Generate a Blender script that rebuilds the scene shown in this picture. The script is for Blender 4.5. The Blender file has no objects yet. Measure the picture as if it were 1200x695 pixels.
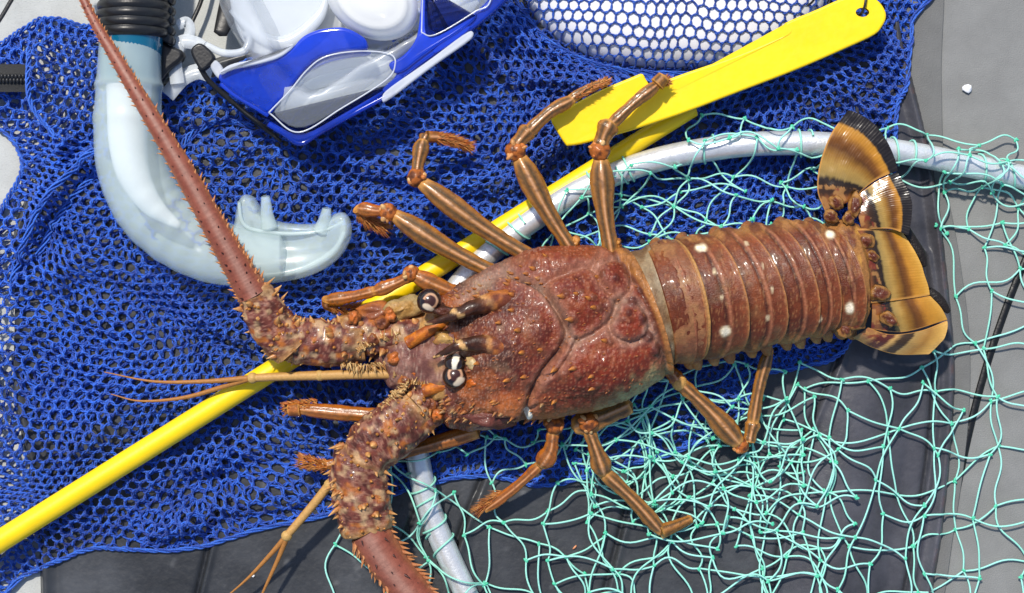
import bpy, math, random
import numpy as np
random.seed(7)
rng = np.random.default_rng(11)

# ------------------------------------------------------------------ camera, light, exposure
S = 0.0006           # metres per layout unit
HC = 2500.0          # camera height in layout units
scene = bpy.context.scene
cam_d = bpy.data.cameras.new('camera'); cam = bpy.data.objects.new('camera', cam_d)
scene.collection.objects.link(cam)
cam.location = (0, 0, HC * S); cam.rotation_euler = (0, 0, 0)
cam_d.sensor_width = 36.0; cam_d.lens = 36.0 * HC / 1200.0
cam_d.clip_start = 0.05; cam_d.clip_end = 100
scene.camera = cam
SUN_EL = math.radians(58)
SUN_AZ = math.radians(-24)      # measured from +Y (top of the picture) towards +X
w = bpy.data.worlds.new('World'); scene.world = w; w.use_nodes = True
nt = w.node_tree; bg = nt.nodes['Background']
sky = nt.nodes.new('ShaderNodeTexSky'); sky.sky_type = 'NISHITA'; sky.sun_disc = False
sky.sun_elevation = SUN_EL; sky.sun_rotation = SUN_AZ
nt.links.new(sky.outputs[0], bg.inputs['Color']); bg.inputs['Strength'].default_value = 0.15
sd = bpy.data.lights.new('sun', 'SUN'); sd.energy = 3.7; sd.angle = math.radians(2.5); sd.color = (1.0, 0.94, 0.84)
sun = bpy.data.objects.new('sun', sd); scene.collection.objects.link(sun)
_dx = math.sin(SUN_AZ) * math.cos(SUN_EL); _dy = math.cos(SUN_AZ) * math.cos(SUN_EL); _dz = math.sin(SUN_EL)
from mathutils import Vector
sun.rotation_euler = Vector((_dx, _dy, _dz)).to_track_quat('Z', 'Y').to_euler()
sun.location = (_dx * 3, _dy * 3, _dz * 3)
vs = scene.view_settings; vs.view_transform = 'Standard'; vs.look = 'None'; vs.gamma = 1.0
vs.exposure = 0.22
scene.cycles.max_bounces = 10; scene.cycles.transmission_bounces = 8; scene.cycles.transparent_max_bounces = 12
scene.cycles.use_denoising = True
scene.cycles.sample_clamp_indirect = 6.0
scene.cycles.caustics_reflective = False; scene.cycles.caustics_refractive = False

# ------------------------------------------------------------------ numeric helpers
def A(*a): return np.array(a, dtype=float)
def sst(a, b, x):
    t = np.clip((x - a) / (b - a), 0, 1); return t * t * (3 - 2 * t)
def mixc(a, b, t):
    a = np.asarray(a, float); b = np.asarray(b, float); t = np.asarray(t, float)[..., None]
    return a * (1 - t) + b * t
def _hash(ix, iy, iz, seed):
    h = (ix.astype(np.int64) * 374761393 + iy.astype(np.int64) * 668265263 + iz.astype(np.int64) * 2147483647 + seed * 1274126177) & 0xffffffff
    h = ((h ^ (h >> 13)) * 1274126177) & 0xffffffff
    h = ((h ^ (h >> 16)) * 2246822519) & 0xffffffff
    return ((h ^ (h >> 15)) & 0xffff) / 65535.0
def vn(x, y, z=0.0, s=1.0, seed=0):
    """value noise in -1..1"""
    x = np.asarray(x, float) / s; y = np.asarray(y, float) / s; z = np.asarray(z, float) / s + np.zeros_like(x)
    x0 = np.floor(x); y0 = np.floor(y); z0 = np.floor(z)
    fx = x - x0; fy = y - y0; fz = z - z0
    fx = fx * fx * (3 - 2 * fx); fy = fy * fy * (3 - 2 * fy); fz = fz * fz * (3 - 2 * fz)
    r = 0
    for dx in (0, 1):
        wx = fx if dx else 1 - fx
        for dy in (0, 1):
            wy = fy if dy else 1 - fy
            for dz in (0, 1):
                wz = fz if dz else 1 - fz
                r = r + wx * wy * wz * _hash(x0 + dx, y0 + dy, z0 + dz, seed)
    return r * 2 - 1
def fbm(x, y, z=0.0, s=1.0, seed=0, o=3):
    r = 0; a = 1; t = 0
    for k in range(o):
        r = r + a * vn(x, y, z, s / 2 ** k, seed + k * 17); t += a; a *= 0.5
    return r / t
def smooth(pts, n):
    """Catmull-Rom through the control points, n samples"""
    P = np.asarray(pts, float); m = len(P)
    if m == 2:
        t = np.linspace(0, 1, n)[:, None]; return P[0] * (1 - t) + P[1] * t
    E = np.vstack([2 * P[0] - P[1], P, 2 * P[-1] - P[-2]])
    u = np.linspace(0, m - 1 - 1e-9, n); i = u.astype(int); f = (u - i)[:, None]
    p0, p1, p2, p3 = E[i], E[i + 1], E[i + 2], E[i + 3]
    return 0.5 * (2 * p1 + (p2 - p0) * f + (2 * p0 - 5 * p1 + 4 * p2 - p3) * f * f + (3 * p1 - p0 - 3 * p2 + p3) * f ** 3)
def closed(pts, n):
    P = np.asarray(pts, float); m = len(P)
    u = np.linspace(0, m, n, endpoint=False); i = u.astype(int); f = (u - i)[:, None]
    p0, p1, p2, p3 = P[(i - 1) % m], P[i % m], P[(i + 1) % m], P[(i + 2) % m]
    return 0.5 * (2 * p1 + (p2 - p0) * f + (2 * p0 - 5 * p1 + 4 * p2 - p3) * f * f + (3 * p1 - p0 - 3 * p2 + p3) * f ** 3)
def dpoly(x, y, pts, close=False):
    """distance, nearest point and arc parameter to a polyline"""
    P = np.asarray(pts, float)[:, :2]
    if close: P = np.vstack([P, P[:1]])
    best = np.full(np.shape(x), 1e18); bx = np.zeros(np.shape(x)); by = np.zeros(np.shape(x)); bt = np.zeros(np.shape(x))
    for k in range(len(P) - 1):
        a = P[k]; d = P[k + 1] - a; L = d @ d + 1e-12
        t = np.clip(((x - a[0]) * d[0] + (y - a[1]) * d[1]) / L, 0, 1)
        qx = a[0] + t * d[0]; qy = a[1] + t * d[1]; dd = (x - qx) ** 2 + (y - qy) ** 2
        m = dd < best
        best = np.where(m, dd, best); bx = np.where(m, qx, bx); by = np.where(m, qy, by); bt = np.where(m, k + t, bt)
    return np.sqrt(best), bx, by, bt
def inpoly(x, y, pts):
    P = np.asarray(pts, float); r = np.zeros(np.shape(x), bool); n = len(P)
    for k in range(n):
        x1, y1 = P[k, :2]; x2, y2 = P[(k + 1) % n, :2]
        if y1 == y2: continue
        c = ((y1 > y) != (y2 > y)) & (x < (x2 - x1) * (y - y1) / (y2 - y1) + x1)
        r ^= c
    return r
def Q(x, y, z):
    """where a point of height z stands so that it is seen at plan position x, y"""
    f = (HC - z) / HC
    return A(600 + (x - 600) * f, 347.5 + (y - 347.5) * f, z)
def QS(pts): return np.array([Q(*p) for p in pts])

# ------------------------------------------------------------------ mesh collector
class MB:
    def __init__(s): s.v = []; s.c = []; s.f4 = []; s.f3 = []; s.n = 0; s.ng = []; s.m4 = []; s.m3 = []
    def add(s, v, quads=None, tris=None, col=(1, 1, 1), mi=0):
        v = np.asarray(v, float).reshape(-1, 3); c = np.asarray(col, float)
        if c.ndim == 1: c = np.tile(c, (len(v), 1))
        s.v.append(v); s.c.append(c.reshape(-1, 3))
        if quads is not None and len(quads): s.f4.append(np.asarray(quads).reshape(-1, 4) + s.n); s.m4.append(np.full(len(s.f4[-1]), mi))
        if tris is not None and len(tris): s.f3.append(np.asarray(tris).reshape(-1, 3) + s.n); s.m3.append(np.full(len(s.f3[-1]), mi))
        s.n += len(v)
    def grid(s, G, col=(1, 1, 1), wrapj=False, wrapi=False, mi=0, flip=False):
        """G is (ni, nj, 3)"""
        ni, nj = G.shape[:2]; idx = np.arange(ni * nj).reshape(ni, nj)
        a = idx if wrapi else idx[:-1]; b = np.roll(idx, -1, 0) if wrapi else idx[1:]
        if wrapj: a2 = np.roll(a, -1, 1); b2 = np.roll(b, -1, 1)
        else: a2 = a[:, 1:]; b2 = b[:, 1:]; a = a[:, :-1]; b = b[:, :-1]
        q = np.stack([a, b, b2, a2], -1).reshape(-1, 4)
        if flip: q = q[:, ::-1]
        c = np.asarray(col, float)
        if c.ndim > 1: c = c.reshape(-1, 3)
        s.add(G, q, None, c, mi)
    def ngon(s, idx): s.ng.append(list(idx))
    def build(s, name, mat, parent=None, sm=True):
        me = bpy.data.meshes.new(name)
        V = np.vstack(s.v); C = np.vstack(s.c)
        if name in ('body', 'antenna', 'antennule'): C = C * (A(0.80, 0.74, 0.58) + (1 - A(0.80, 0.74, 0.58)) * sst(0.4, 0.7, C.mean(1, keepdims=True)))
        W = np.empty_like(V); W[:, 0] = (V[:, 0] - 600) * S; W[:, 1] = (347.5 - V[:, 1]) * S; W[:, 2] = V[:, 2] * S
        F4 = np.vstack(s.f4) if s.f4 else np.zeros((0, 4), int); F3 = np.vstack(s.f3) if s.f3 else np.zeros((0, 3), int)
        # plan y runs down the picture, so the winding is reversed on the way to world space
        F4 = F4[:, ::-1]; F3 = F3[:, ::-1]; ng = [g[::-1] for g in s.ng]
        loops = np.concatenate([F4.ravel(), F3.ravel()] + [np.array(g) for g in ng]).astype(np.int32)
        tot = np.concatenate([np.full(len(F4), 4), np.full(len(F3), 3), np.array([len(g) for g in ng], int)]).astype(np.int32)
        st = np.concatenate([[0], np.cumsum(tot)[:-1]]).astype(np.int32)
        me.vertices.add(len(W)); me.vertices.foreach_set('co', W.astype(np.float32).ravel())
        me.loops.add(len(loops)); me.loops.foreach_set('vertex_index', loops)
        me.polygons.add(len(tot)); me.polygons.foreach_set('loop_start', st)
        try: me.polygons.foreach_set('loop_total', tot)
        except Exception: pass
        if sm: me.polygons.foreach_set('use_smooth', np.ones(len(tot), bool))
        mats = mat if isinstance(mat, (list, tuple)) else [mat]
        for m in mats: me.materials.append(m)
        if len(mats) > 1:
            mi = np.concatenate([x for x in s.m4] + [x for x in s.m3] + [np.zeros(len(ng), int)]).astype(np.int32)
            me.polygons.foreach_set('material_index', mi)
        at = me.color_attributes.new('pigment', 'FLOAT_COLOR', 'POINT')
        at.data.foreach_set('color', np.hstack([C, np.ones((len(C), 1))]).astype(np.float32).ravel())
        me.update(calc_edges=True); me.validate()
        o = bpy.data.objects.new(name, me); scene.collection.objects.link(o)
        if parent is not None:
            o.parent = parent
            o.matrix_parent_inverse = parent.matrix_world.inverted() if False else o.matrix_parent_inverse
            if parent.type == 'EMPTY' or True:
                off = Vector(parent['_at']) if '_at' in parent else Vector((0, 0, 0))
                o.location = -off
        return o
def root(name, label, cat, at=(600, 347.5, 0), group=None):
    o = bpy.data.objects.new(name, None); scene.collection.objects.link(o)
    o.empty_display_size = 0.02
    loc = ((at[0] - 600) * S, (347.5 - at[1]) * S, at[2] * S)
    o.location = loc; o['_at'] = loc
    return tag(o, label, cat, group)
def tag(o, label=None, cat=None, group=None, kind=None):
    if label: o['label'] = label
    if cat: o['category'] = cat
    if group: o['group'] = group
    if kind: o['kind'] = kind
    return o

def frames(P):
    T = np.gradient(P, axis=0); T /= np.linalg.norm(T, axis=1)[:, None] + 1e-12
    U = np.zeros_like(T); U[:, 2] = 1
    Sd = np.cross(T, U); n = np.linalg.norm(Sd, axis=1)[:, None]
    Sd = np.where(n > 1e-3, Sd / (n + 1e-12), A(1, 0, 0)); N = np.cross(Sd, T)
    return T, Sd, N
def tube(mb, pts, rad, seg=12, n=None, col=(1, 1, 1), flat=1.0, cap=True, colf=None, dispf=None, mi=0, straight=False):
    """pts: control points, rad: radii at them. colf(u, th, P)->(...,3); dispf(u, th, P)->radial offset"""
    n = n or 24
    P = np.asarray(pts, float) if straight else smooth(pts, n)
    n = len(P)
    R = np.interp(np.linspace(0, 1, n), np.linspace(0, 1, len(np.atleast_1d(rad))), np.atleast_1d(rad)) if np.ndim(rad) else np.full(n, rad)
    T, Sd, N = frames(P)
    th = np.linspace(0, 2 * np.pi, seg, endpoint=False)
    TH, _ = np.meshgrid(th, R); u = np.repeat(np.linspace(0, 1, n)[:, None], seg, 1)
    RR = np.repeat(R[:, None], seg, 1)
    def pos(RR): return P[:, None] + Sd[:, None] * (RR * np.cos(TH))[..., None] + N[:, None] * (RR * np.sin(TH) * flat)[..., None]
    G = pos(RR)
    if dispf is not None: G = pos(RR + dispf(u, TH, G))
    c = colf(u, TH, G) if colf is not None else np.tile(np.asarray(col, float), (n * seg, 1))
    base = mb.n
    mb.grid(G, c, wrapj=True, mi=mi)
    if cap:
        cc = np.asarray(c).reshape(n, seg, 3)
        k = mb.n
        mb.add([P[0] - T[0] * R[0] * 0.35, P[-1] + T[-1] * R[-1] * 0.35], None, None, np.array([cc[0].mean(0), cc[-1].mean(0)]))
        i = np.arange(seg); j = (i + 1) % seg
        mb.f3.append(np.stack([base + j, np.full(seg, k), base + i], -1)[:, [1, 0, 2]]); mb.m3.append(np.full(seg, mi))
        b2 = base + (n - 1) * seg
        mb.f3.append(np.stack([np.full(seg, k + 1), b2 + i, b2 + j], -1)[:, [0, 2, 1]]); mb.m3.append(np.full(seg, mi))
    return P, R, T, Sd, N
def cords(mb, P, R, seg=4, col=(1, 1, 1)):
    """batch of tubes. P (E,K,3), R scalar or (E,K)"""
    E, K = P.shape[:2]
    T = np.gradient(P, axis=1); T /= np.linalg.norm(T, axis=2)[..., None] + 1e-9
    U = np.zeros_like(T); U[..., 2] = 1
    Sd = np.cross(T, U); n = np.linalg.norm(Sd, axis=2)[..., None]; Sd = np.where(n > 1e-3, Sd / (n + 1e-9), A(1, 0, 0)); N = np.cross(Sd, T)
    th = np.linspace(0, 2 * np.pi, seg, endpoint=False)
    R = np.broadcast_to(R, (E, K))
    G = P[:, :, None] + (Sd[:, :, None] * np.cos(th)[None, None, :, None] + N[:, :, None] * np.sin(th)[None, None, :, None]) * R[:, :, None, None]
    idx = np.arange(E * K * seg).reshape(E, K, seg)
    a = idx[:, :-1]; b = idx[:, 1:]
    q = np.stack([a, b, np.roll(b, -1, 2), np.roll(a, -1, 2)], -1).reshape(-1, 4)
    c = np.asarray(col, float)
    if c.ndim == 1: C = np.tile(c, (E * K * seg, 1))
    elif c.ndim == 2: C = np.repeat(c, K * seg, 0)
    else: C = np.repeat(c.reshape(-1, 3), seg, 0)
    mb.add(G, q, None, C)
def cones(mb, B, D, r, h, col, tip=None, seg=6, bend=0.0):
    """batch of spines. B (E,3) bases, D (E,3) directions"""
    B = np.atleast_2d(B).astype(float); D = np.atleast_2d(D).astype(float); D = D / (np.linalg.norm(D, axis=1)[:, None] + 1e-9)
    E = len(B); r = np.broadcast_to(r, (E,)); h = np.broadcast_to(h, (E,))
    t = np.linspace(0, 1, 4); P = B[:, None] + D[:, None] * (h[:, None] * t)[..., None]
    P[..., 2] += bend * h[:, None] * t ** 2
    R = r[:, None] * A(1.0, 0.68, 0.34, 0.04)
    c0 = np.broadcast_to(np.asarray(col, float), (E, 3)); c1 = np.broadcast_to(np.asarray(col if tip is None else tip, float), (E, 3))
    C = c0[:, None] * (1 - t)[None, :, None] + c1[:, None] * t[None, :, None]
    cords(mb, P, R, seg, C)
def ball(mb, c, r, col=(1, 1, 1), n=10, m=14, colf=None, rot=0.0, dispf=None):
    r = np.broadcast_to(np.asarray(r, float), (3,))
    ph = np.linspace(-np.pi / 2 + 0.02, np.pi / 2 - 0.02, n)[:, None]; th = np.linspace(0, 2 * np.pi, m, endpoint=False)[None]
    X = np.cos(ph) * np.cos(th); Y = np.cos(ph) * np.sin(th); Z = np.sin(ph) + 0 * th
    k = 1.0 if dispf is None else 1 + dispf(X, Y, Z)
    x, y, z = X * r[0] * k, Y * r[1] * k, Z * r[2] * k
    G = np.stack([c[0] + x * math.cos(rot) - y * math.sin(rot), c[1] + x * math.sin(rot) + y * math.cos(rot), c[2] + z], -1)
    C = colf(X, Y, Z) if colf is not None else col
    mb.grid(G, C, wrapj=True, flip=True)
def plate(mb, poly, zf, thick, bev=2.0, n=None, col=(1, 1, 1), colf=None, rings=3):
    """rounded extrusion of an outline. zf(x, y) is the height of its underside"""
    P = closed(poly, n) if n else np.asarray(poly, float)
    m = len(P); area = 0.5 * np.sum(P[:, 0] * np.roll(P[:, 1], -1) - np.roll(P[:, 0], -1) * P[:, 1])
    T = np.roll(P, -1, 0) - np.roll(P, 1, 0); T /= np.linalg.norm(T, axis=1)[:, None] + 1e-9
    Nn = np.stack([T[:, 1], -T[:, 0]], -1) * (1 if area > 0 else -1)
    prof = [(-bev, 0), (0, bev * 0.8)]
    a = np.linspace(0, np.pi / 2, rings + 1)
    prof += [(-bev + bev * math.cos(x), thick - bev + bev * math.sin(x)) for x in a]
    R = []
    for off, h in prof:
        q = P + Nn * off; R.append(np.column_stack([q, zf(q[:, 0], q[:, 1]) + h]))
    G = np.array(R); base = mb.n
    C = colf(G[..., 0], G[..., 1]) if colf is not None else col
    mb.grid(G, C, wrapj=True, flip=(area < 0))
    Cg = np.asarray(C, float); Ct, Cb = (Cg[-1], Cg[0]) if Cg.ndim > 1 else (col, col)
    kt = mb.n; mb.add(G[-1], None, None, Ct); kb = mb.n; mb.add(G[0], None, None, Cb)
    top = list(range(kt, kt + m)); bot = list(range(kb, kb + m))
    if area > 0: bot = bot[::-1]
    else: top = top[::-1]
    mb.ngon(top); mb.ngon(bot)

def chaikin(poly, it=2, q=0.22):
    P = np.asarray(poly, float)
    for _ in range(it):
        N_ = np.roll(P, -1, 0); P = np.stack([P * (1 - q) + N_ * q, P * q + N_ * (1 - q)], 1).reshape(-1, 2)
    return P
def pillow(mb, poly, z0, h, rad, res=1.5, n=140, col=(1, 1, 1), zf=None, hole=None, power=2.0, colf=None, under=0.0):
    """solid with a rounded rim: height over the outline rises with the distance from its border. z0 may be a function"""
    P = closed(poly, n); lo = P.min(0) - res * 2; hi = P.max(0) + res * 2
    X, Y = np.meshgrid(np.arange(lo[0], hi[0], res), np.arange(lo[1], hi[1], res), indexing='ij')
    ins = inpoly(X, Y, P); d, bx, by, _ = dpoly(X, Y, P, True)
    base = z0(X, Y) if callable(z0) else np.full(X.shape, float(z0))
    k = np.clip(d / rad, 0, 1); prof = (1 - (1 - k) ** power) ** (1 / power)
    Z = h * prof
    if zf is not None: Z = Z + zf(X, Y, d) * k
    Z = np.where(ins, Z, 0)
    XX = np.where(ins, X, bx); YY = np.where(ins, Y, by)
    C = colf(XX, YY, d) if colf is not None else np.tile(np.asarray(col, float), (X.size, 1))
    m = ins[:-1, :-1] | ins[1:, :-1] | ins[1:, 1:] | ins[:-1, 1:]
    idx = np.arange(X.size).reshape(X.shape)
    q = np.stack([idx[:-1, :-1], idx[1:, :-1], idx[1:, 1:], idx[:-1, 1:]], -1)[m]
    mb.add(np.stack([XX, YY, base + Z], -1), q, None, C)
    mb.add(np.stack([XX, YY, base - under * prof * ins - 0.05], -1), q[:, ::-1], None, C)

# ------------------------------------------------------------------ materials
def mat(name, color=(0.5, 0.5, 0.5), rough=0.5, attr=False, metal=0.0, trans=0.0, spec=0.5, coat=0.0, bump=0.0, bscale=400.0,
        vary=0.0, vscale=80.0, sss=0.0, ior=1.45, sheen=0.0, alpha=1.0, aniso=None, speck=None):
    m = bpy.data.materials.new(name); m.use_nodes = True; n = m.node_tree.nodes; l = m.node_tree.links
    p = n['Principled BSDF']; p.inputs['Roughness'].default_value = rough; p.inputs['Metallic'].default_value = metal
    p.inputs['Transmission Weight'].default_value = trans; p.inputs['IOR'].default_value = ior
    p.inputs['Coat Weight'].default_value = coat; p.inputs['Coat Roughness'].default_value = 0.12
    p.inputs['Specular IOR Level'].default_value = spec; p.inputs['Sheen Weight'].default_value = sheen
    p.inputs['Alpha'].default_value = alpha
    if sss:
        p.inputs['Subsurface Weight'].default_value = sss; p.inputs['Subsurface Radius'].default_value = (0.006, 0.005, 0.004); p.inputs['Subsurface Scale'].default_value = 1.0
    tc = n.new('ShaderNodeTexCoord')
    if attr:
        at = n.new('ShaderNodeAttribute'); at.attribute_name = 'pigment'; src = at.outputs['Color']
    else:
        rgb = n.new('ShaderNodeRGB'); rgb.outputs[0].default_value = (*color, 1); src = rgb.outputs[0]
    if vary:
        no = n.new('ShaderNodeTexNoise'); no.inputs['Scale'].default_value = vscale; no.inputs['Detail'].default_value = 6; no.inputs['Roughness'].default_value = 0.65
        l.new(tc.outputs['Object'], no.inputs['Vector'])
        mr = n.new('ShaderNodeMapRange'); mr.inputs[1].default_value = 0.3; mr.inputs[2].default_value = 0.7; mr.inputs[3].default_value = 1 - vary; mr.inputs[4].default_value = 1 + vary
        l.new(no.outputs['Fac'], mr.inputs[0])
        mx = n.new('ShaderNodeVectorMath'); mx.operation = 'SCALE'
        l.new(src, mx.inputs[0]); l.new(mr.outputs[0], mx.inputs['Scale']); src = mx.outputs[0]
    if speck:
        vo = n.new('ShaderNodeTexVoronoi'); vo.inputs['Scale'].default_value = speck[1]; l.new(tc.outputs['Object'], vo.inputs['Vector'])
        mr = n.new('ShaderNodeMapRange'); mr.inputs[1].default_value = 0.16; mr.inputs[2].default_value = 0.28; mr.inputs[3].default_value = speck[2]; mr.inputs[4].default_value = 0
        l.new(vo.outputs['Distance'], mr.inputs[0])
        mx = n.new('ShaderNodeMix'); mx.data_type = 'RGBA'; l.new(mr.outputs[0], mx.inputs[0]); l.new(src, mx.inputs[6]); mx.inputs[7].default_value = (*speck[0], 1); src = mx.outputs[2]
    l.new(src, p.inputs['Base Color'])
    if bump:
        nb = n.new('ShaderNodeTexNoise'); nb.inputs['Scale'].default_value = bscale; nb.inputs['Detail'].default_value = 4
        if aniso:
            mp = n.new('ShaderNodeMapping'); mp.inputs['Scale'].default_value = aniso; l.new(tc.outputs['Object'], mp.inputs[0]); l.new(mp.outputs[0], nb.inputs['Vector'])
        else: l.new(tc.outputs['Object'], nb.inputs['Vector'])
        b = n.new('ShaderNodeBump'); b.inputs['Strength'].default_value = bump; b.inputs['Distance'].default_value = 0.0006
        l.new(nb.outputs['Fac'], b.inputs['Height']); l.new(b.outputs[0], p.inputs['Normal'])
        mr = n.new('ShaderNodeMapRange'); mr.inputs[3].default_value = max(0.02, rough - 0.12); mr.inputs[4].default_value = min(1, rough + 0.12)
        l.new(nb.outputs['Fac'], mr.inputs[0]); l.new(mr.outputs[0], p.inputs['Roughness'])
    return m
M_shell = mat('lobster_shell', attr=True, rough=0.40, spec=0.28, coat=0.10, bump=0.7, bscale=900, vary=0.3, vscale=420)
M_leg = mat('leg_shell', attr=True, rough=0.26, spec=0.4, coat=0.2, bump=0.35, bscale=700, vary=0.22, vscale=300)
M_fan = mat('tail_fan', attr=True, rough=0.22, spec=0.4, coat=0.35, bump=0.12, bscale=500, vary=0.10, vscale=120)
M_ant = mat('antenna_shell', attr=True, rough=0.48, spec=0.35, coat=0.0, bump=0.4, bscale=1200, vary=0.16, vscale=500)
M_eye = mat('eye_gloss', attr=True, rough=0.2, coat=0.3)
M_bag = mat('blue_cord', attr=True, rough=0.38, bump=1.0, bscale=2000, vary=0.45, vscale=1300, sheen=0.15)
M_net = mat('green_twine', attr=True, rough=0.45, bump=0.5, bscale=3000, vary=0.12, vscale=900)
M_yrod = mat('yellow_rod', (0.88, 0.60, 0.003), 0.42, bump=0.15, bscale=500, vary=0.05, vscale=60, aniso=(1, 1, 1))
M_ypl = mat('yellow_plastic', (0.92, 0.62, 0.002), 0.38, bump=0.3, bscale=160, vary=0.07, vscale=30)
M_alu = mat('brushed_aluminium', (0.70, 0.71, 0.72), 0.36, metal=0.5, bump=0.35, bscale=700, vary=0.12, vscale=150)
M_rub = mat('black_rubber', attr=True, rough=0.34, bump=0.5, bscale=260, vary=0.4, vscale=28)
M_deck = mat('deck_grey', attr=True, rough=0.62, bump=0.5, bscale=1100, vary=0.10, vscale=45, speck=((0.16, 0.16, 0.15), 420, 0.15))
M_black = mat('black_plastic', (0.012, 0.012, 0.013), 0.38, bump=0.2, bscale=600)
M_teal = mat('teal_plastic', (0.004, 0.11, 0.20), 0.12, coat=0.5)
M_sil = mat('milky_silicone', (0.62, 0.74, 0.72), 0.24, coat=0.3, alpha=0.43, vary=0.10, vscale=14)
M_seal = mat('inner_seal_silicone', (0.74, 0.79, 0.83), 0.2, coat=0.5, alpha=0.55, vary=0.06, vscale=20)
M_nose = mat('nose_silicone', (0.78, 0.78, 0.76), 0.25, coat=0.5, alpha=0.8)
M_clear = mat('clear_silicone', (0.74, 0.78, 0.82), 0.14, alpha=0.36, coat=0.8)
M_blueP = mat('blue_translucent', (0.003, 0.038, 0.50), 0.10, coat=0.9, alpha=0.74, vary=0.6, vscale=14)
M_glass = mat('lens_glass', (0.75, 0.82, 0.84), 0.03, alpha=0.12, coat=1.0)
M_white = mat('white_plastic', (0.80, 0.80, 0.82), 0.4, bump=0.15, bscale=200, vary=0.03)
M_edge = mat('clear_plastic_edge', (0.72, 0.75, 0.80), 0.15, alpha=0.6, coat=0.5)

# ------------------------------------------------------------------ outlines of what lies on the deck
MAT = [(46, 900), (48, 700), (40, 580), (14, 450), (6, 300), (70, 170), (160, 110), (280, 60), (480, 20), (700, -20), (900, -40), (1035, -40), (1062, 60), (1095, 200), (1112, 330),
       (1120, 430), (1116, 520), (1106, 620), (1090, 720), (1068, 900)]
BAG = [(-40, 700), (-40, 265), (-8, 262), (8, 240), (26, 205), (24, 178), (0, 150), (-40, 130), (-40, 68), (-5, 58), (22, 40), (55, 23), (95, 30), (128, 38), (160, 75), (195, 112), (215, 100), (260, 92), (300, 70),
       (420, 40), (520, -15), (600, -40), (1065, -40), (1067, 30), (1060, 100), (1048, 130), (1046, 200), (1040, 270), (1000, 380), (975, 418), (925, 432),
       (880, 445), (866, 485), (800, 525), (715, 548), (640, 568), (560, 556), (470, 575), (400, 598), (300, 620), (230, 640), (160, 643), (118, 640), (70, 656), (30, 674)]
BAGP = np.array(BAG, float)
ROD = [(-60, 671), (808, 128)]
HOOP = smooth(QS([(1260, 226, 16), (1200, 208, 18), (1140, 195, 25), (1060, 179, 36), (985, 170, 46), (900, 168, 52), (830, 175, 52), (760, 190, 52), (690, 217, 52), (640, 247, 52), (600, 275, 50),
                  (562, 308, 50), (520, 360, 48), (492, 420, 46), (484, 480, 42), (490, 540, 34), (508, 610, 28), (548, 700, 28), (575, 760, 28)]), 160)
def hoop_r(): return 13.5
def rubber_z(x, y):
    d, _, _, _ = dpoly(x, y, MAT, True); ins = inpoly(x, y, MAT)
    dd, _, _, _ = dpoly(x, y, [(1010, 380), (1005, 480), (985, 600), (972, 720)])
    return np.where(ins, 12 * sst(0, 10, d) + 1.0 + 13 * np.clip(1 - (dd / 62) ** 2, 0, 1) ** 1.2 * sst(330, 470, y), 0.0)
FX, FY, FRX, FRY, FH = 792, -62, 192, 146, 44
def float_z(x, y):
    r = ((np.abs(x - FX) / FRX) ** 2.4 + (np.abs(y - FY) / FRY) ** 2.4)
    return 8 + FH * np.sqrt(np.clip(1 - r ** 1.6, 0, 1)), r
def bag_z(x, y):
    b = 23 + 7 * fbm(x, y, 0, 130, 3, 2)
    wx = x + 40 * vn(x, y, 0, 160, 31); wy = y + 40 * vn(x, y, 5, 160, 32)
    ridge = 1 - np.abs(vn(wx * 0.75 + wy * 0.35, wy * 1.5 - wx * 0.9, 0, 70, 8))
    b = b + 17 * ridge ** 5 + 3.0 * vn(x, y, 0, 34, 9)
    # an explicit set of soft folds
    for pts, h, wd in [([(30, 290), (60, 235), (105, 190), (150, 175)], 14, 9), ([(215, 190), (300, 165), (390, 215), (470, 260)], 12, 12), ([(20, 610), (150, 560), (300, 520), (430, 480)], 8, 16),
                       ([(180, 630), (260, 590), (360, 580)], 9, 12), ([(330, 140), (420, 195), (520, 215), (600, 215)], 12, 10), ([(560, 60), (600, 90), (690, 100), (760, 100)], 9, 9),
                       ([(40, 330), (120, 300), (190, 330), (280, 390)], 9, 14), ([(860, 90), (960, 110), (1050, 70)], 7, 14), ([(50, 60), (45, 120), (80, 170), (60, 230)], 12, 10)]:
        d, _, _, _ = dpoly(x, y, pts); b = b + 1.5 * h * np.exp(-(d / wd) ** 2) - 0.7 * h * np.exp(-((d - 2.2 * wd) / wd) ** 2)
    d, _, _, _ = dpoly(x, y, ROD); b = np.where(d < 40, np.minimum(b, 30 + 0.3 * d), b)
    b = np.minimum(b, 48)
    fz, r = float_z(x, y); k = sst(1.35, 0.95, r)
    b = b * (1 - k) + (fz + 3.0) * k
    e, _, _, _ = dpoly(x, y, BAG, True)
    b = np.where(inpoly(x, y, BAG), b * (0.35 + 0.65 * sst(0, 30, e)), 8)
    return np.maximum(b, rubber_z(x, y) + 3)
def ground(x, y):
    return np.where(inpoly(x, y, BAG), bag_z(x, y), rubber_z(x, y))

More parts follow.
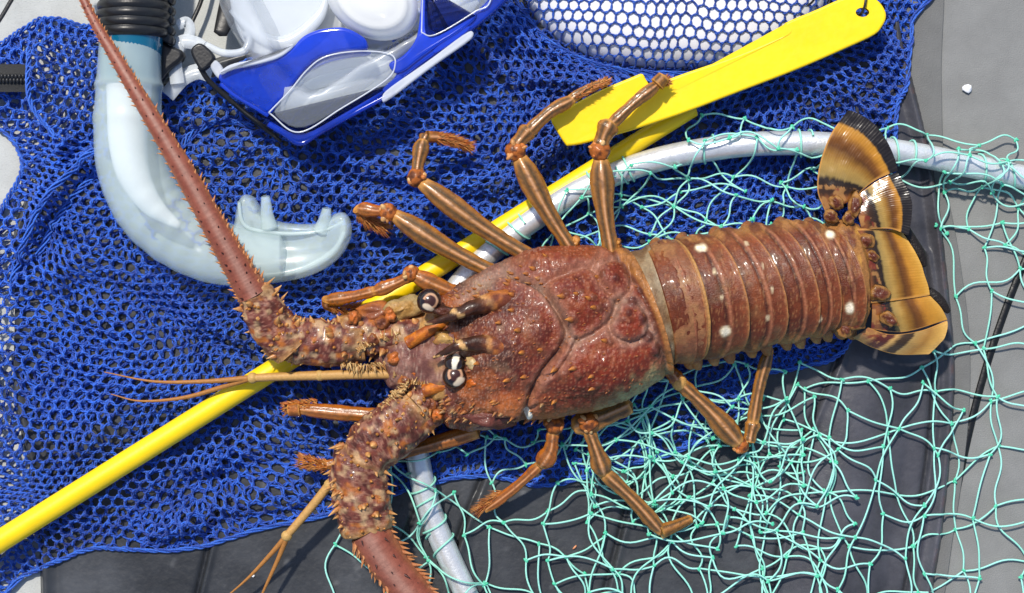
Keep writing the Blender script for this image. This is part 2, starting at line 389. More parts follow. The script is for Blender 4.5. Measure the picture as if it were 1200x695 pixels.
# ------------------------------------------------------------------ setting: deck, seams
def build_deck():
    mb = MB()
    xs = np.concatenate([[-3000, -1200, -400], np.arange(-60, 1261, 12), [1600, 2400, 4200]]); ys = np.concatenate([[-3000, -1200, -300], np.arange(-60, 761, 12), [1000, 1900, 3700]])
    X, Y = np.meshgrid(xs, ys, indexing='ij'); Z = 0.6 * fbm(X, Y, 0, 90, 5)
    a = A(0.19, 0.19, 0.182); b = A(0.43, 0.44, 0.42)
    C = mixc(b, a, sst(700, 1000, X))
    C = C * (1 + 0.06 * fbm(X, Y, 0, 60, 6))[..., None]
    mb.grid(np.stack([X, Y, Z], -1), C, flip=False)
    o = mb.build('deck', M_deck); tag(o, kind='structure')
    def strip(name, pts, wd, z, col, m):
        P = smooth(QS([(x, y, z) for x, y in pts]), 60); s = MB()
        tube(s, np.column_stack([P[:, 0], P[:, 1], np.full(len(P), z)]), wd, seg=8, flat=0.35, col=col, straight=True)
        return tag(s.build(name, m), kind='structure')
    strip('deck_seam', [(1260, 190), (1204, 300), (1168, 392), (1142, 480), (1118, 590), (1094, 720)], 4.5, 1.0, (0.008, 0.008, 0.008), M_rub)
    strip('deck_seam', [(-30, 62), (-4, 28), (12, 2), (30, -30)], 2.4, 0.8, (0.02, 0.02, 0.02), M_rub)
    # darker grey strip laid on the deck beside the rubber mat
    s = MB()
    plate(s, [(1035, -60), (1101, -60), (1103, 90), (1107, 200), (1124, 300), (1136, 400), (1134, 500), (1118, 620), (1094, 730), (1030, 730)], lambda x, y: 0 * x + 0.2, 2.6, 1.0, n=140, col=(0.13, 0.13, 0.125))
    tag(s.build('deck_dark_strip', M_deck), kind='structure')
build_deck()

def build_rubber():
    mb = MB()
    X, Y = np.meshgrid(np.arange(20, 1150, 2.5), np.arange(-60, 920, 2.5), indexing='ij')
    P = closed(MAT, 160); d, bx, by, _ = dpoly(X, Y, P, True); ins = inpoly(X, Y, P)
    Z = 12 * sst(0, 7, d) + 0.3
    Z += 5.0 * np.exp(-((d - 9) / 4.5) ** 2) - 2.5 * np.exp(-((d - 22) / 5.0) ** 2)
    Z += 0.5 * fbm(X, Y, 0, 60, 12)
    grooves = [[(262, 560), (245, 640), (226, 720)], [(505, 560), (470, 640), (446, 720)], [(580, 520), (548, 600), (530, 650)], [(770, 500), (735, 590), (700, 720)], [(1000, 300), (985, 400), (945, 500), (915, 620), (900, 720)],
               [(1080, 300), (1092, 400), (1086, 520), (1068, 640), (1052, 720)]]
    gm = 0
    for k, g in enumerate(grooves):
        dd, qx, qy, _ = dpoly(X, Y, smooth(g, 24))
        side = np.sign(X - qx)
        Z += -4.5 * np.exp(-(dd / 3.2) ** 2) + 3.0 * np.exp(-((dd * side - 6.5) / 3.0) ** 2)
        gm = np.maximum(gm, np.exp(-(dd / 3.5) ** 2))
    dd, _, _, _ = dpoly(X, Y, [(560, 585), (535, 660), (528, 720)]); Z += 4 * np.exp(-(dd / 6) ** 2)
    dd, _, _, _ = dpoly(X, Y, smooth([(1010, 380), (1005, 480), (985, 600), (972, 720)], 20)); Z += 13 * np.clip(1 - (dd / 62) ** 2, 0, 1) ** 1.2 * sst(330, 470, Y)
    Z = np.maximum(Z, 0.2)
    C = mixc(A(0.042, 0.044, 0.048), A(0.054, 0.053, 0.062), sst(850, 960, X))
    sc = fbm(X * 0.3 + Y, Y * 0.3 - X, 0, 20, 13)
    C = C * (1 + 0.5 * fbm(X, Y, 0, 90, 14))[..., None] + (0.05 * sst(0.45, 0.8, sc) * (X < 700))[..., None]
    C = mixc(C, (0.012, 0.012, 0.013), 0.7 * gm)
    rust = np.exp(-((d - 6) / 3.0) ** 2) * sst(0.0, 0.5, fbm(X, Y, 0, 12, 19)) * (X > 1000)
    C = mixc(C, (0.10, 0.05, 0.04), 0.7 * rust)
    idx = np.arange(X.size).reshape(X.shape)
    a, b, c, e = idx[:-1, :-1], idx[1:, :-1], idx[1:, 1:], idx[:-1, 1:]
    m = ins[:-1, :-1] | ins[1:, :-1] | ins[1:, 1:] | ins[:-1, 1:]
    # snap outside nodes to the border
    XX = np.where(ins, X, bx); YY = np.where(ins, Y, by); ZZ = np.where(ins, Z, 0.2)
    mb.add(np.stack([XX, YY, ZZ], -1), np.stack([a, b, c, e], -1)[m], None, C.reshape(-1, 3))
    o = mb.build('rubber_mat', M_rub)
    tag(o, 'black ribbed rubber mat lying under the blue mesh bag and the green net', 'mat')
build_rubber()

# ------------------------------------------------------------------ blue mesh bag
def hexnet(mb, a, b, ang, region, zf, warp, rc, tw, jit=0.8, seed=0, col=None, mask=None, margin=13, K=6, strands=2, bright=1.0):
    """honeycomb cord net, cell a x b, turned by ang, clipped to region"""
    R = 900
    ca, sa = math.cos(ang), math.sin(ang)
    J = np.arange(int(-R / b), int(R / b)); I = np.arange(int(-R / a), int(R / a))
    i, j = np.meshgrid(I, J); cx = (i + 0.5 * (j % 2)) * a; cy = j * b * 1.0
    cx = cx.ravel(); cy = cy.ravel()
    off = [((0, -2 * b / 3), (a / 2, -b / 3)), ((0, -2 * b / 3), (-a / 2, -b / 3)), ((a / 2, -b / 3), (a / 2, b / 3))]
    As = np.concatenate([np.stack([cx + o[0][0], cy + o[0][1]], -1) for o in off]); Bs = np.concatenate([np.stack([cx + o[1][0], cy + o[1][1]], -1) for o in off])
    def place(P):
        x = 600 + P[:, 0] * ca - P[:, 1] * sa; y = 330 + P[:, 0] * sa + P[:, 1] * ca
        x = x + jit * vn(x, y, 0, 9, seed + 40); y = y + jit * vn(x, y, 9, 9, seed + 41)
        dx, dy = warp(x, y); return np.stack([x + dx, y + dy], -1)
    PA, PB = place(As), place(Bs)
    bb0 = region.min(0) - 30; bb1 = region.max(0) + 30
    k = np.all((PA > bb0) & (PA < bb1), 1); PA, PB = PA[k], PB[k]
    def clip(P):
        ins = inpoly(P[:, 0], P[:, 1], region); d, bx, by, _ = dpoly(P[:, 0], P[:, 1], region, True)
        Pn = np.where(ins[:, None], P, np.stack([bx, by], -1)); return Pn, ins, d
    PA, ia, da = clip(PA); PB, ib, db = clip(PB)
    k = (ia | ib) & (np.where(ia, 0, da) < margin * 2) & (np.where(ib, 0, db) < margin * 2)
    if mask is not None: k &= mask((PA[:, 0] + PB[:, 0]) / 2, (PA[:, 1] + PB[:, 1]) / 2)
    PA, PB = PA[k], PB[k]; E = len(PA)
    t = np.linspace(0, 1, K)
    xy = PA[:, None] * (1 - t)[None, :, None] + PB[:, None] * t[None, :, None]
    X, Y = xy[..., 0], xy[..., 1]; Z = zf(X, Y)
    D = PB - PA; L = np.linalg.norm(D, axis=1) + 1e-6; Dn = D / L[:, None]; Nn = np.stack([-Dn[:, 1], Dn[:, 0]], -1)
    ph = rng.random(E) * 6.28
    for s in range(strands):
        an = ph[:, None] + s * 2 * np.pi / strands + t[None] * 4.4
        ox = tw * np.cos(an); oz = tw * np.sin(an)
        P = np.stack([X + Nn[:, None, 0] * ox, Y + Nn[:, None, 1] * ox, Z + oz], -1)
        P[:, 0, :2] -= Dn * rc * 0.7; P[:, -1, :2] += Dn * rc * 0.7
        rr = rc * (1 + 0.25 * np.cos(2 * np.pi * t))[None] * (0.85 + 0.3 * rng.random((E, 1)))
        base = A(0.002, 0.022, 0.22) * bright; hi = A(0.022, 0.150, 0.76) * bright
        f = np.clip(0.30 + 0.65 * (rng.random(E) - 0.2) + 0.40 * fbm(PA[:, 0], PA[:, 1], 0, 90, seed + 7), 0, 1)
        C = mixc(np.tile(base, (E, 1)), np.tile(hi, (E, 1)), f)
        if col is not None: C = C * 0 + np.asarray(col)
        cords(mb, P, rr, 4, C)
def build_bag():
    r = root('mesh_bag', 'blue nylon mesh bag spread out flat under the snorkel, mask and lobster', 'mesh bag', (600, 347, 10))
    reg = closed(BAG, 400)
    def warp1(x, y):
        dx = 26 * vn(x, y, 0, 140, 50) + 4.5 * vn(x, y, 0, 50, 52); dy = 24 * vn(x, y, 0, 130, 51) + 4.5 * vn(x, y, 0, 46, 53)
        return dx, dy
    def warp2(x, y): return 30 * vn(x, y, 0, 140, 60) + 10 * vn(x, y, 0, 50, 62), 30 * vn(x, y, 0, 140, 61) + 10 * vn(x, y, 0, 50, 63)
    win = lambda x, y: float_z(x, y)[1] < 0.98
    mb = MB()
    hexnet(mb, 14.6, 11.0, 0.10, reg, lambda x, y: bag_z(x, y), warp1, 1.12, 1.2, seed=1, mask=lambda x, y: ~win(x, y))
    hexnet(mb, 14.2, 11.4, -0.35, reg, lambda x, y: np.maximum(bag_z(x, y) * 0.45 - 1, rubber_z(x, y) + 2), warp2, 1.15, 1.1, seed=2, mask=lambda x, y: ~win(x, y) & ((fbm(x, y, 3, 130, 77) > -0.42) | (x > 430)))
    hexnet(mb, 14.0, 11.0, 0.55, reg, lambda x, y: bag_z(x, y) - 6, warp2, 1.1, 1.05, seed=3, mask=lambda x, y: ~win(x, y) & (fbm(x, y, 8, 90, 78) > 0.02 - 0.12 * (x > 380)))
    mb.build('fabric', M_bag, r)
    # the taut single layer over the white float
    wreg = np.array([(FX + FRX * 1.03 * math.copysign(abs(math.cos(t)) ** (2 / 2.4), math.cos(t)), FY + FRY * 1.03 * math.copysign(abs(math.sin(t)) ** (2 / 2.4), math.sin(t))) for t in np.linspace(0, 2 * math.pi, 90, endpoint=False)])
    m2 = MB()
    def warpw(x, y):
        _, rr = float_z(x, y)
        return 3 * vn(x, y, 0, 50, 70) - 6 * sst(0.5, 1, rr) * (x - FX) / FRX, 4 * vn(x, y, 0, 40, 71)
    hexnet(m2, 12.6, 12.4, 0.06, wreg, lambda x, y: float_z(x, y)[0] + 3.0, warpw, 0.85, 0.75, seed=4, jit=0.8, margin=10, bright=0.75)
    m2.build('taut_panel', M_bag, r)
    # bunched rim round the float and the sewn hem along the outline
    m3 = MB()
    def yarn(P, rr, n, spread, seed):
        for k in range(n):
            q = P.copy(); a = k * 2 * np.pi / n + np.arange(len(P)) * 0.55
            q[:, 0] += spread * np.cos(a) + 1.2 * vn(P[:, 0], P[:, 1], k, 12, seed); q[:, 1] += spread * np.cos(a + 1.2) + 1.2 * vn(P[:, 0], P[:, 1], k, 12, seed + 3); q[:, 2] += spread * 0.7 * np.sin(a)
            cords(m3, q[None], rr, 5, mixc(A(0.006, 0.045, 0.32), A(0.03, 0.15, 0.66), rng.random()))
    B = closed(BAG, 900); yarn(np.column_stack([B, bag_z(B[:, 0], B[:, 1]) + 1]), 1.35, 3, 1.7, 81)
    Wd = closed(wreg, 300); yarn(np.column_stack([Wd, bag_z(Wd[:, 0], Wd[:, 1]) + 1]), 1.2, 4, 2.2, 85)
    for pts in ([(118, 180), (90, 205), (60, 240), (35, 290), (20, 330)], [(135, 185), (105, 215), (75, 250), (48, 300)], [(40, 60), (42, 95), (48, 130), (75, 165)], [(205, 195), (225, 160), (260, 145), (300, 150)]):
        P = smooth(pts, 40); yarn(np.column_stack([P, bag_z(P[:, 0], P[:, 1]) + 1.5]), 1.2, 4, 2.4, 88)
    m3.build('hem', M_bag, r)
    # zipper
    z = MB(); G = []
    xs = np.linspace(-40, 41, 30)
    for x in xs: G.append([(x, yy, 33 + 2 * math.sin(x / 14) + (1.6 if 88 < yy < 102 else 0)) for yy in (79, 84, 90, 95, 100, 106, 111)])
    z.grid(np.array(G), (0.02, 0.02, 0.02), flip=False)
    zp = z.build('zipper', mat('zip_tape', (0.018, 0.018, 0.018), 0.7, bump=0.8, bscale=1500), r)
    t = MB()
    for k, x in enumerate(np.arange(-38, 41, 4.1)):
        zz = 36.5 + 2 * math.sin(x / 14)
        ball(t, (x, 93.5, zz), (2.3, 3.4, 1.8), (0.05, 0.05, 0.05), 6, 8); ball(t, (x + 2.0, 98.2, zz), (2.3, 3.4, 1.8), (0.05, 0.05, 0.05), 6, 8)
    te = t.build('teeth', M_black, zp)
    te.location = (0, 0, 0)
build_bag()
def build_float():
    mb = MB(); n, m = 40, 96
    v = np.linspace(0, 1, n)
    th = np.linspace(0, 2 * np.pi, m, endpoint=False)
    G = np.zeros((2 * n, m, 3))
    for k in range(2 * n):
        s = k / (2 * n - 1) * np.pi - np.pi / 2; rr = max(1e-3, math.cos(s)) ** 0.42; zz = 8 + (FH if s > 0 else 7) * abs(math.sin(s)) ** 1.0 * (1 if s > 0 else -1)
        c, sn = np.cos(th), np.sin(th)
        G[k, :, 0] = FX + FRX * 0.985 * rr * np.sign(c) * np.abs(c) ** (2 / 2.4); G[k, :, 1] = FY + FRY * 0.985 * rr * np.sign(sn) * np.abs(sn) ** (2 / 2.4); G[k, :, 2] = zz
    G[..., 2] += 0.8 * vn(G[..., 0], G[..., 1], 0, 40, 90)
    mb.grid(G, (1, 1, 1), wrapj=True, flip=True)
    tag(mb.build('float', M_white), 'white plastic float showing through the taut mesh of the bag', 'float')
build_float()

# ------------------------------------------------------------------ snorkel
def build_snorkel():
    r = root('snorkel', 'teal snorkel with milky curved hose and mouthpiece lying on the blue bag', 'snorkel', (170, 160, 15))
    mb = MB()
    path = QS([(170, -260, 70), (166, -150, 70), (160, -40, 70), (156, 20, 70), (153, 62, 70), (152, 96, 70)])
    tube(mb, path, [36, 36, 36, 36, 35, 33], seg=48, n=40)
    mb.build('barrel', M_teal, r)
    h = MB()
    hose = QS([(152.5, 48, 70), (151, 100, 70), (150, 150, 70), (155, 195, 70), (175, 240, 69), (208, 272, 67), (250, 294, 65), (292, 301, 62), (330, 300, 60)])
    def corr(u, th, P):
        s = np.sin((u - 0.40) * 95) * np.clip(1 - ((u - 0.60) / 0.20) ** 2, 0, 1) * 0.5
        lip = 2.2 * np.exp(-((u - 0.125) / 0.012) ** 2) + 1.8 * np.exp(-((u - 0.22) / 0.02) ** 2) * 0.8
        return s + lip + 0.5 * np.sin(th * 2 + 4 * u)
    tube(h, hose, [35, 37, 38.5, 40, 41, 40, 37, 33, 28], seg=56, n=150, dispf=corr)
    h.build('hose', M_sil, r)
    # inner wall of the hose, seen through the milky silicone
    k = MB(); tube(k, QS([(152, 78, 70), (151, 120, 70), (150, 165, 70), (157, 205, 70), (178, 240, 69), (210, 265, 66)]), [27, 25, 22, 19, 13, 4], seg=24, n=50)
    k.build('inner_tube', M_white, r)
    mp = MB()
    # bite flange: a shallow scoop with two lobes
    pl = [(262, 300), (272, 268), (277, 240), (284, 228), (296, 230), (303, 240), (311, 252), (330, 260), (355, 262), (376, 260), (392, 250), (405, 250), (412, 264), (409, 284), (394, 305), (365, 322), (325, 331), (285, 332), (262, 322)]
    pillow(mp, [tuple(Q(x, y, 66)[:2]) for x, y in pl], lambda x, y: 52 + 0.0016 * (x - 335) ** 2, 20, 11, n=160, under=14,
           zf=lambda x, y, d: -7 * np.exp(-(((x - 340) / 45) ** 2 + ((y - 288) / 15) ** 2)) + 3 * np.exp(-((d - 5) / 3) ** 2))
    for c in ([(311, 230, 76), (312, 240, 75), (313, 252, 73), (316, 268, 70)], [(383, 244, 76), (382, 251, 75), (380, 260, 73), (376, 272, 70)]): tube(mp, QS(c), [5, 6.2, 7.5, 10], seg=20, n=20)
    # raised rim round the mouth opening
    tube(mp, QS([(280, 236, 78), (284, 260, 76), (300, 270, 75), (340, 274, 74), (380, 270, 75), (402, 260, 78)]), [2, 2.4, 2.6, 2.6, 2.4, 2], seg=12, n=40)
    tube(mp, QS([(268, 316, 70), (310, 322, 70), (355, 314, 70), (390, 294, 70), (404, 272, 74)]), [2.5, 3, 3, 3, 2.5], seg=10, n=40)
    mp.build('mouthpiece', M_sil, r)
    kp = MB()
    for k_, (y, rr) in enumerate(((-2, 39), (8, 41), (18, 41.5), (28, 41.5), (38, 40.5))):
        tube(kp, QS([(157 - 0.06 * y, y - 5, 70), (157 - 0.06 * y, y + 5.5, 70)]), [rr - 1.5, rr, rr + .6, rr, rr - 1.5], seg=48, n=9)
    for y in (-6, 6, 17, 29, 40):
        plate(kp, [(186, y - 8), (196, y - 9), (206, y + 4), (214, y + 13), (211, y + 20), (200, y + 15), (188, y + 8)], lambda x, y: 56 - 0.35 * (x - 190), 20, 3, n=40)
    plate(kp, [(188, 40), (205, 58), (222, 66), (222, 76), (208, 88), (192, 106), (184, 100), (186, 70)], lambda x, y: 38 + 0 * x, 22, 4, n=60)
    kp.build('keeper', M_black, r)
build_snorkel()

# ------------------------------------------------------------------ diving mask
def build_mask():
    r = root('diving_mask', 'clear silicone diving mask with shiny blue frame lying on the blue bag', 'diving mask', (430, 60, 15))
    q = lambda L, z: chaikin([tuple(Q(x, y, z)[:2]) for x, y in L])
    # skirt: hollow dome behind the frame
    mb = MB()
    out = closed([(250, -70), (258, 0), (270, 35), (292, 78), (306, 120), (350, 160), (420, 122), (500, 75), (580, 12), (640, -50), (640, -150), (450, -230), (280, -180)], 140)
    cen = A(440, -20); levels = [(1.0, 34), (1.01, 48), (0.985, 66), (0.95, 80), (0.90, 90), (0.84, 94), (0.80, 90), (0.78, 78), (0.76, 60), (0.70, 40), (0.55, 33), (0.3, 31), (0.05, 30)]
    G = []
    for k, (s, z) in enumerate(levels):
        p = cen + (out - cen) * s * ((HC - 80) / HC); zz = z + 2.5 * vn(p[:, 0], p[:, 1], k, 28, 120)
        G.append(np.column_stack([p, zz]))
    G = smooth(np.array(G).reshape(len(levels), -1), 44).reshape(44, len(out), 3)
    G[..., :2] += (1.6 * np.stack([vn(G[..., 0], G[..., 1], G[..., 2], 18, 121), vn(G[..., 0], G[..., 1], G[..., 2], 18, 122)], -1))
    mb.grid(G, wrapj=True, flip=True)
    mb.build('skirt', M_clear, r)
    # folded inner seal, the pale curves seen through the glass
    sl = MB()
    for pts, rr in (([(330, 128), (365, 100), (410, 88), (450, 78), (490, 50)], 5), ([(325, 140), (350, 122), (400, 108), (440, 92)], 6), ([(360, 140), (392, 122), (425, 108)], 5), ([(270, 12), (300, 40), (335, 50), (372, 22), (385, -10)], 5),
                    ([(505, 30), (530, 22), (560, 2)], 5), ([(498, 14), (520, 6), (545, -12)], 6), ([(345, 112), (380, 95), (420, 84)], 3.5)):
        tube(sl, QS([(x, y, 52) for x, y in pts]), [rr * .5, rr * 1.4, rr * 1.7, rr * 1.4, rr * .5], seg=14, n=36, flat=0.7)
    plate(sl, q([(308, 132), (350, 164), (430, 118), (476, 84), (468, 58), (400, 54), (346, 82)], 60), lambda x, y: 40 + 0.05 * (x - 380), 9, 4)
    plate(sl, q([(262, -40), (272, 30), (296, 66), (340, 56), (380, 24), (380, -60)], 60), lambda x, y: 40 + 0 * x, 8, 3)
    sl.build('inner_seal', M_seal, r)
    # blue frame
    f = MB()
    plate(f, q([(253, 93), (256, 83), (270, 77), (300, 73), (326, 67), (342, 56), (354, 42), (372, 34), (400, 31), (415, 36), (430, 46), (432, 59), (412, 59), (392, 62), (372, 68), (356, 82), (342, 100), (328, 118), (313, 134), (300, 126), (276, 112)], 100),
          lambda x, y: 84 - 0.10 * (y - 60) + 0.05 * (x - 340), 14, 4, rings=4)
    plate(f, q([(306, 133), (316, 136), (350, 158), (400, 130), (458, 96), (466, 82), (478, 66), (500, 52), (540, 28), (575, -4), (600, -40), (622, -34), (588, 6), (552, 36), (505, 66), (452, 108), (400, 142), (352, 170), (328, 158)], 100), lambda x, y: 74 + 0 * x, 20, 3.5, rings=4)
    plate(f, q([(452, 74), (472, 66), (488, 46), (492, 20), (494, -20), (502, -20), (500, 30), (503, 44), (530, 30), (548, 18), (560, 14), (556, 26), (500, 62), (466, 90)], 100), lambda x, y: 88 + 0 * x, 10, 3)
    # inner wall of the arch and embossed pads on the lower bar
    plate(f, q([(313, 138), (330, 116), (346, 96), (362, 82), (384, 72), (410, 66), (434, 64), (434, 58), (405, 58), (378, 64), (356, 78), (340, 96), (322, 116), (308, 130)], 96), lambda x, y: 76 + 0 * x, 12, 1.5)
    plate(f, q([(446, 104), (468, 86), (474, 92), (452, 111)], 100), lambda x, y: 92 + 0 * x, 4, 1.2)
    plate(f, q([(505, 58), (548, 28), (553, 33), (510, 64)], 100), lambda x, y: 92 + 0 * x, 4, 1.2)
    tube(f, QS([(258, 98, 98), (275, 112, 98), (300, 127, 97), (314, 136, 95)]), 2.2, seg=8, n=30)
    tube(f, QS([(314, 145, 94), (332, 156, 92), (352, 168, 90), (375, 155, 90), (420, 130, 90), (462, 108, 90)]), 3.2, seg=10, n=60)
    f.build('frame', M_blueP, r)
    # glossy facets / clear rail along the bottom of the frame
    e = MB(); e2 = MB()
    plate(e, q([(446, 116), (450, 106), (500, 72), (550, 34), (556, 38), (552, 46), (505, 78), (450, 121)], 102), lambda x, y: 90 + 0 * x, 8, 2)
    plate(e2, q([(256, 84), (270, 74), (300, 69), (325, 62), (342, 50), (345, 54), (328, 68), (300, 76), (272, 80), (258, 88)], 102), lambda x, y: 92 + 0 * x, 8, 2)
    e.build('trim', M_edge, r); e2.build('trim', M_edge, r)
    for L in ([(315, 132), (350, 155), (400, 127), (452, 94), (463, 76), (458, 64), (432, 60), (400, 62), (376, 69), (358, 84), (340, 106)], [(494, 38), (494, -20), (500, -60), (580, -60), (575, 0), (556, 14), (524, 34), (505, 42)]):
        g = MB(); plate(g, q(L, 98), lambda x, y: 90 + 0 * x, 5, 1.5); g.build('lens', M_glass, r)
        # thin bright rim of the glass
    rm = MB()
    for L in ([(315, 132), (350, 155), (400, 127), (452, 94), (463, 76), (458, 64), (432, 60), (400, 62), (376, 69), (358, 84), (340, 106), (315, 132)], [(494, 38), (496, -20), (500, -60), (580, -60), (575, 0), (556, 14), (524, 34), (505, 42), (494, 38)]):
        tube(rm, QS([(x, y, 98) for x, y in L]), 0.9, seg=8, n=110)
    rm.build('lens_rim', M_edge, r)
    # nose pocket
    n = MB()
    def bump(X, Y, Z): return -0.10 * np.exp(-((X ** 2 + Y ** 2) / 0.25)) * (Z > 0) + 0.05 * np.exp(-((np.sqrt(X ** 2 + Y ** 2) - 0.72) / 0.07) ** 2)
    ball(n, Q(436, 0, 84), (56, 42, 30), n=44, m=60, rot=0.55, dispf=bump)
    n.build('nose_pocket', M_nose, r)
    # buckle and strap
    b = MB()
    plate(b, q([(221, 58), (234, 48), (250, 62), (252, 70), (238, 84), (232, 80)], 80), lambda x, y: 66 + 0 * x, 14, 3, rings=4)
    bk = b.build('buckle', M_black, r)
    c = MB(); plate(c, q([(244, 76), (252, 68), (262, 80), (262, 92), (254, 92)], 80), lambda x, y: 66 + 0 * x, 12, 3); c.build('buckle_mount', M_edge, r)
    s = MB()
    tube(s, QS([(234, 78, 72), (246, 96, 66), (275, 122, 58), (310, 150, 56), (330, 166, 56)]), [3.2, 3, 3, 3, 2], seg=8, n=40, flat=1.3)
    tube(s, QS([(290, -60, 30), (270, 5, 30), (258, 40, 34)]), [12, 13, 8], seg=12, n=20, flat=.3)
    tube(s, QS([(246, -40, 22), (236, 0, 22), (224, 28, 24)]), [2.6, 2.6, 2.6], seg=8, n=20, flat=.6)
    s.build('strap', M_black, r)
    st = MB()
    def band(pts, wd, z):
        P = smooth(pts, 40); P3 = QS([(x, y, z) for x, y in P]); T, Sd, N = frames(P3)
        G = np.stack([P3 + Sd * wd + A(0, 0, -1), P3 + Sd * wd + A(0, 0, 1.6), P3 - Sd * wd + A(0, 0, 1.6), P3 - Sd * wd + A(0, 0, -1)], 1); st.grid(G, wrapj=True)
    band([(196, 112), (214, 92), (232, 84), (248, 88)], 9, 40); band([(205, 66), (222, 40), (219, 26), (208, 30)], 6, 44)
    tube(st, QS([(240, 52, 60), (262, 62, 58), (285, 60, 56), (292, 46, 54), (286, 38, 54)]), [4, 4.5, 4.5, 4, 3.5], seg=12, n=40)
    band([(208, 98), (205, 70), (212, 50), (232, 52), (244, 66)], 8, 48)
    st.build('strap_loop', M_seal, r)
build_mask()

# ------------------------------------------------------------------ yellow rod and lobster gauge
def build_yellow():
    mb = MB()
    tube(mb, QS([(-70, 678, 46), (200, 508.5, 46), (500, 321, 47), (812, 126, 47)]), [13.2, 12.6, 11.8, 10.8], seg=40, n=80)
    tag(mb.build('rod', M_yrod), 'long straight yellow rod running under the lobster from the lower left corner', 'rod')
    g = MB()
    L = [(646, 141), (650, 150), (662, 169), (668, 171), (690, 167), (740, 153), (800, 133), (860, 110), (930, 83), (990, 57), (1024, 41), (1034, 31), (1039, 20), (1037, 10), (1029, 0), (1015, -6), (990, -3), (955, 12), (922, 26), (921, 31), (924, 37),
         (905, 47), (860, 66), (800, 87), (770, 98), (762, 100), (757, 94), (752, 87), (740, 91), (700, 108), (670, 124), (652, 133)]
    L = [tuple(Q(x, y, 72)[:2]) for x, y in L]
    zf = lambda x, y: 72 - 0.028 * (x - 650) + 0.9 * np.sin(x / 60)
    plate(g, L, zf, 9, 2.6, n=260, rings=4)
    go = g.build('lobster_gauge', M_ypl)
    tag(go, 'flat yellow plastic lobster gauge with a notch and a round hole in its end', 'gauge')
    # cut the hole
    cu = bpy.data.meshes.new('cut'); import bmesh
    bm = bmesh.new(); bmesh.ops.create_cone(bm, cap_ends=True, segments=32, radius1=6.2 * S, radius2=6.2 * S, depth=60 * S); bm.to_mesh(cu); bm.free()
    co = bpy.data.objects.new('cut', cu); scene.collection.objects.link(co); h = Q(1010, 15, 66); co.location = ((h[0] - 600) * S, (347.5 - h[1]) * S, 66 * S)
    co.scale = (1.25, 0.85, 1)
    md = go.modifiers.new('hole', 'BOOLEAN'); md.object = co; md.operation = 'DIFFERENCE'; md.solver = 'EXACT'
    dg = bpy.context.evaluated_depsgraph_get(); me = bpy.data.meshes.new_from_object(go.evaluated_get(dg)); go.modifiers.clear(); go.data = me
    bpy.data.objects.remove(co)
    me.polygons.foreach_set('use_smooth', np.ones(len(me.polygons), bool)); me.set_sharp_from_angle(angle=math.radians(50))
    s = MB()
    tube(s, QS([(1016, -30, 74), (1015, -5, 76), (1013, 8, 76), (1009, 16, 70), (1005, 18, 58), (1000, 12, 52)]), 1.5, seg=8, n=40)
    s2 = MB(); tube(s2, QS([(962, -30, 66), (958, -8, 72), (952, 2, 68), (947, 6, 58)]), 1.3, seg=8, n=30)
    tag(s.build('cord', M_black), 'thin dark cord threaded through the hole of the yellow gauge', 'cord')
    tag(s2.build('drawstring', M_black), 'short dark drawstring end poking out behind the yellow gauge, left of its hole', 'drawstring')
build_yellow()

# ------------------------------------------------------------------ spiny lobster
RED = A(0.155, 0.024, 0.013); PURP = A(0.155, 0.048, 0.042); GREY = A(0.42, 0.30, 0.28); ORG = A(0.62, 0.19, 0.045); CREAM = A(0.72, 0.55, 0.30)
BROWN = A(0.20, 0.10, 0.035); OLIVE = A(0.085, 0.060, 0.032); GOLD = A(0.66, 0.36, 0.085); DARK = A(0.022, 0.012, 0.010); WHITE = A(0.85, 0.80, 0.66)
def speckle(x, y, s, thr, seed):
    """small round dots on a jittered lattice -> 0..1"""
    gx = np.floor(x / s); gy = np.floor(y / s); r = np.zeros(np.shape(x))
    for dx in (-1, 0, 1):
        for dy in (-1, 0, 1):
            ix = gx + dx; iy = gy + dy; z = np.zeros_like(ix)
            cx = (ix + 0.2 + 0.6 * _hash(ix, iy, z, seed)) * s; cy = (iy + 0.2 + 0.6 * _hash(ix, iy, z, seed + 1)) * s
            on = _hash(ix, iy, z, seed + 2) < thr; rad = s * (0.18 + 0.12 * _hash(ix, iy, z, seed + 3))
            r = np.maximum(r, on * sst(1.15, 0.7, np.hypot(x - cx, y - cy) / rad))
    return r
